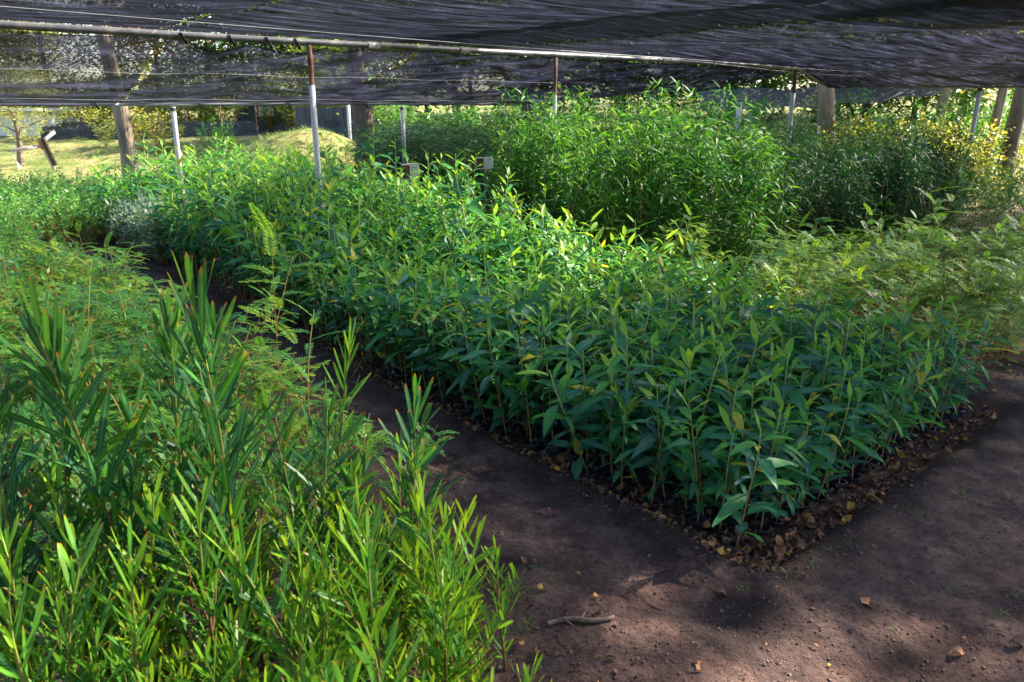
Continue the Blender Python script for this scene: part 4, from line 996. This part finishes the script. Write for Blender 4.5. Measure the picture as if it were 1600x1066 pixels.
def clod():
    mb = MB(); box(mb, (0, 0, 0), 1, 1, .7)
    mb.v = [tuple(c * rng.uniform(.5, 1.1) for c in v) for v in mb.v]; return mb.arr()
cl = [clod() for _ in range(6)]; items = []
for i in range(9000):
    q = ground_at(rng.uniform(380, 1640), rng.uniform(470, 1090)); a, b = WT(q.x, q.y)
    if .1 < a < 2.5 and b > .1: continue
    sz = rng.choice((.002, .003, .004, .004, .006, .009)) * rng.uniform(.7, 1.3)
    if rng.random() < .006: sz = .016
    items.append((cl[i % 6], tf((q.x, q.y, gh(q.x, q.y) + sz * .15), rng.uniform(0, 6), sz, (rng.uniform(0, 6), 0)), 0))
M['clod'] = noisemat('soil crumbs', [(.3, (.05, .03, .028)), (.55, (.13, .085, .07)), (.75, (.26, .19, .15))], 14, .95, .2)
tag(mk('soil_crumbs', merge(items), M['clod'], smooth=False), 'crumbs of dry earth and grit scattered over the bare soil', 'soil', None, 'stuff')
a_ = ground_at(855, 1000); b_ = ground_at(958, 990); d_ = b_ - a_; mb = MB(); tw = []
for i in range(9): q = a_ + d_ * i / 8; tw.append(Vector((q.x - a_.x, q.y - a_.y + .012 * math.sin(i * .8), gh(q.x, q.y) + .012)))
tube(mb, tw, [.006, .008, .0085, .008, .0085, .008, .0075, .007, .006], 7, cap=True); tube(mb, [tw[2], tw[2] + Vector((.03, -.05, .01))], [.004, .002], 5, cap=True); tube(mb, [tw[4], tw[4] + Vector((.02, .03, .012))], [.004, .002], 5, cap=True)
o = mb.build('twig', M['twig']); o.location = (a_.x, a_.y, 0); tag(o, 'bent grey-brown twig lying on the path near the bottom', 'twig')
def tuft_arr(n, h):
    mb = MB()
    for i in range(n):
        a = rng.uniform(0, 6.28); d = Vector((math.cos(a) * .6, math.sin(a) * .6, 1)); leaf(mb, Vector((rng.gauss(0, .012), rng.gauss(0, .012), -.003)), d, h * rng.uniform(.5, 1.2), .0028, rng.uniform(.3, 1.8), .2, 'strap_lo', rng.uniform(0, 1))
    return mb.arr()
tus = [tuft_arr(14, .05) for _ in range(4)]; tp = [mk('grass_tuft', a, M['grass']) for a in tus]
tl = [(1550, 775), (1400, 985), (1480, 920), (1300, 870), (1270, 890), (1545, 1000), (1590, 930), (1500, 780), (1325, 855), (840, 905), (860, 930), (700, 900), (720, 880), (760, 950), (830, 950), (1230, 905), (1160, 925), (1560, 960), (1430, 810), (1455, 880), (640, 640), (600, 720), (580, 700), (625, 660)]
for k, (px, py) in enumerate(tl):
    p = ground_at(px, py); o = tp[k % 4].copy(); C.objects.link(o); o.location = (p.x, p.y, gh(p.x, p.y)); s = rng.uniform(.5, 1.1) * (1.5 if px < 700 else 1); o.scale = (s,) * 3; o.rotation_euler = (0, 0, k)
    tag(o, 'small green grass tuft on the bare soil at the right' if px > 1000 else 'small grass tuft along the left side of the path', 'grass', 'grass tufts on the soil')
for d_ in tp: bpy.data.objects.remove(d_)
items = []
for i in range(2600):
    px = rng.uniform(-20, 640); d = rng.uniform(12.6, 23); p = at(px, d)
    items.append((tus[i % 4], tf((p.x, p.y, gh(p.x, p.y)), rng.uniform(0, 6), rng.uniform(1.2, 3.5), (0, 0)), rng.gauss(.2, .3)))
for i in range(500):
    wc, t = rng.uniform(-3.4, -.7), rng.uniform(-1.2, 6); p = P(wc, t); items.append((tus[i % 4], tf((p.x, p.y, gh(p.x, p.y)), rng.uniform(0, 6), rng.uniform(.6, 1.8), (0, 0)), 0))
tag(mk('grass', merge(items), M['grass']), 'short dry grass on the far slope, mound and between the left plants', 'grass', None, 'stuff')
print('objects', len(bpy.data.objects))
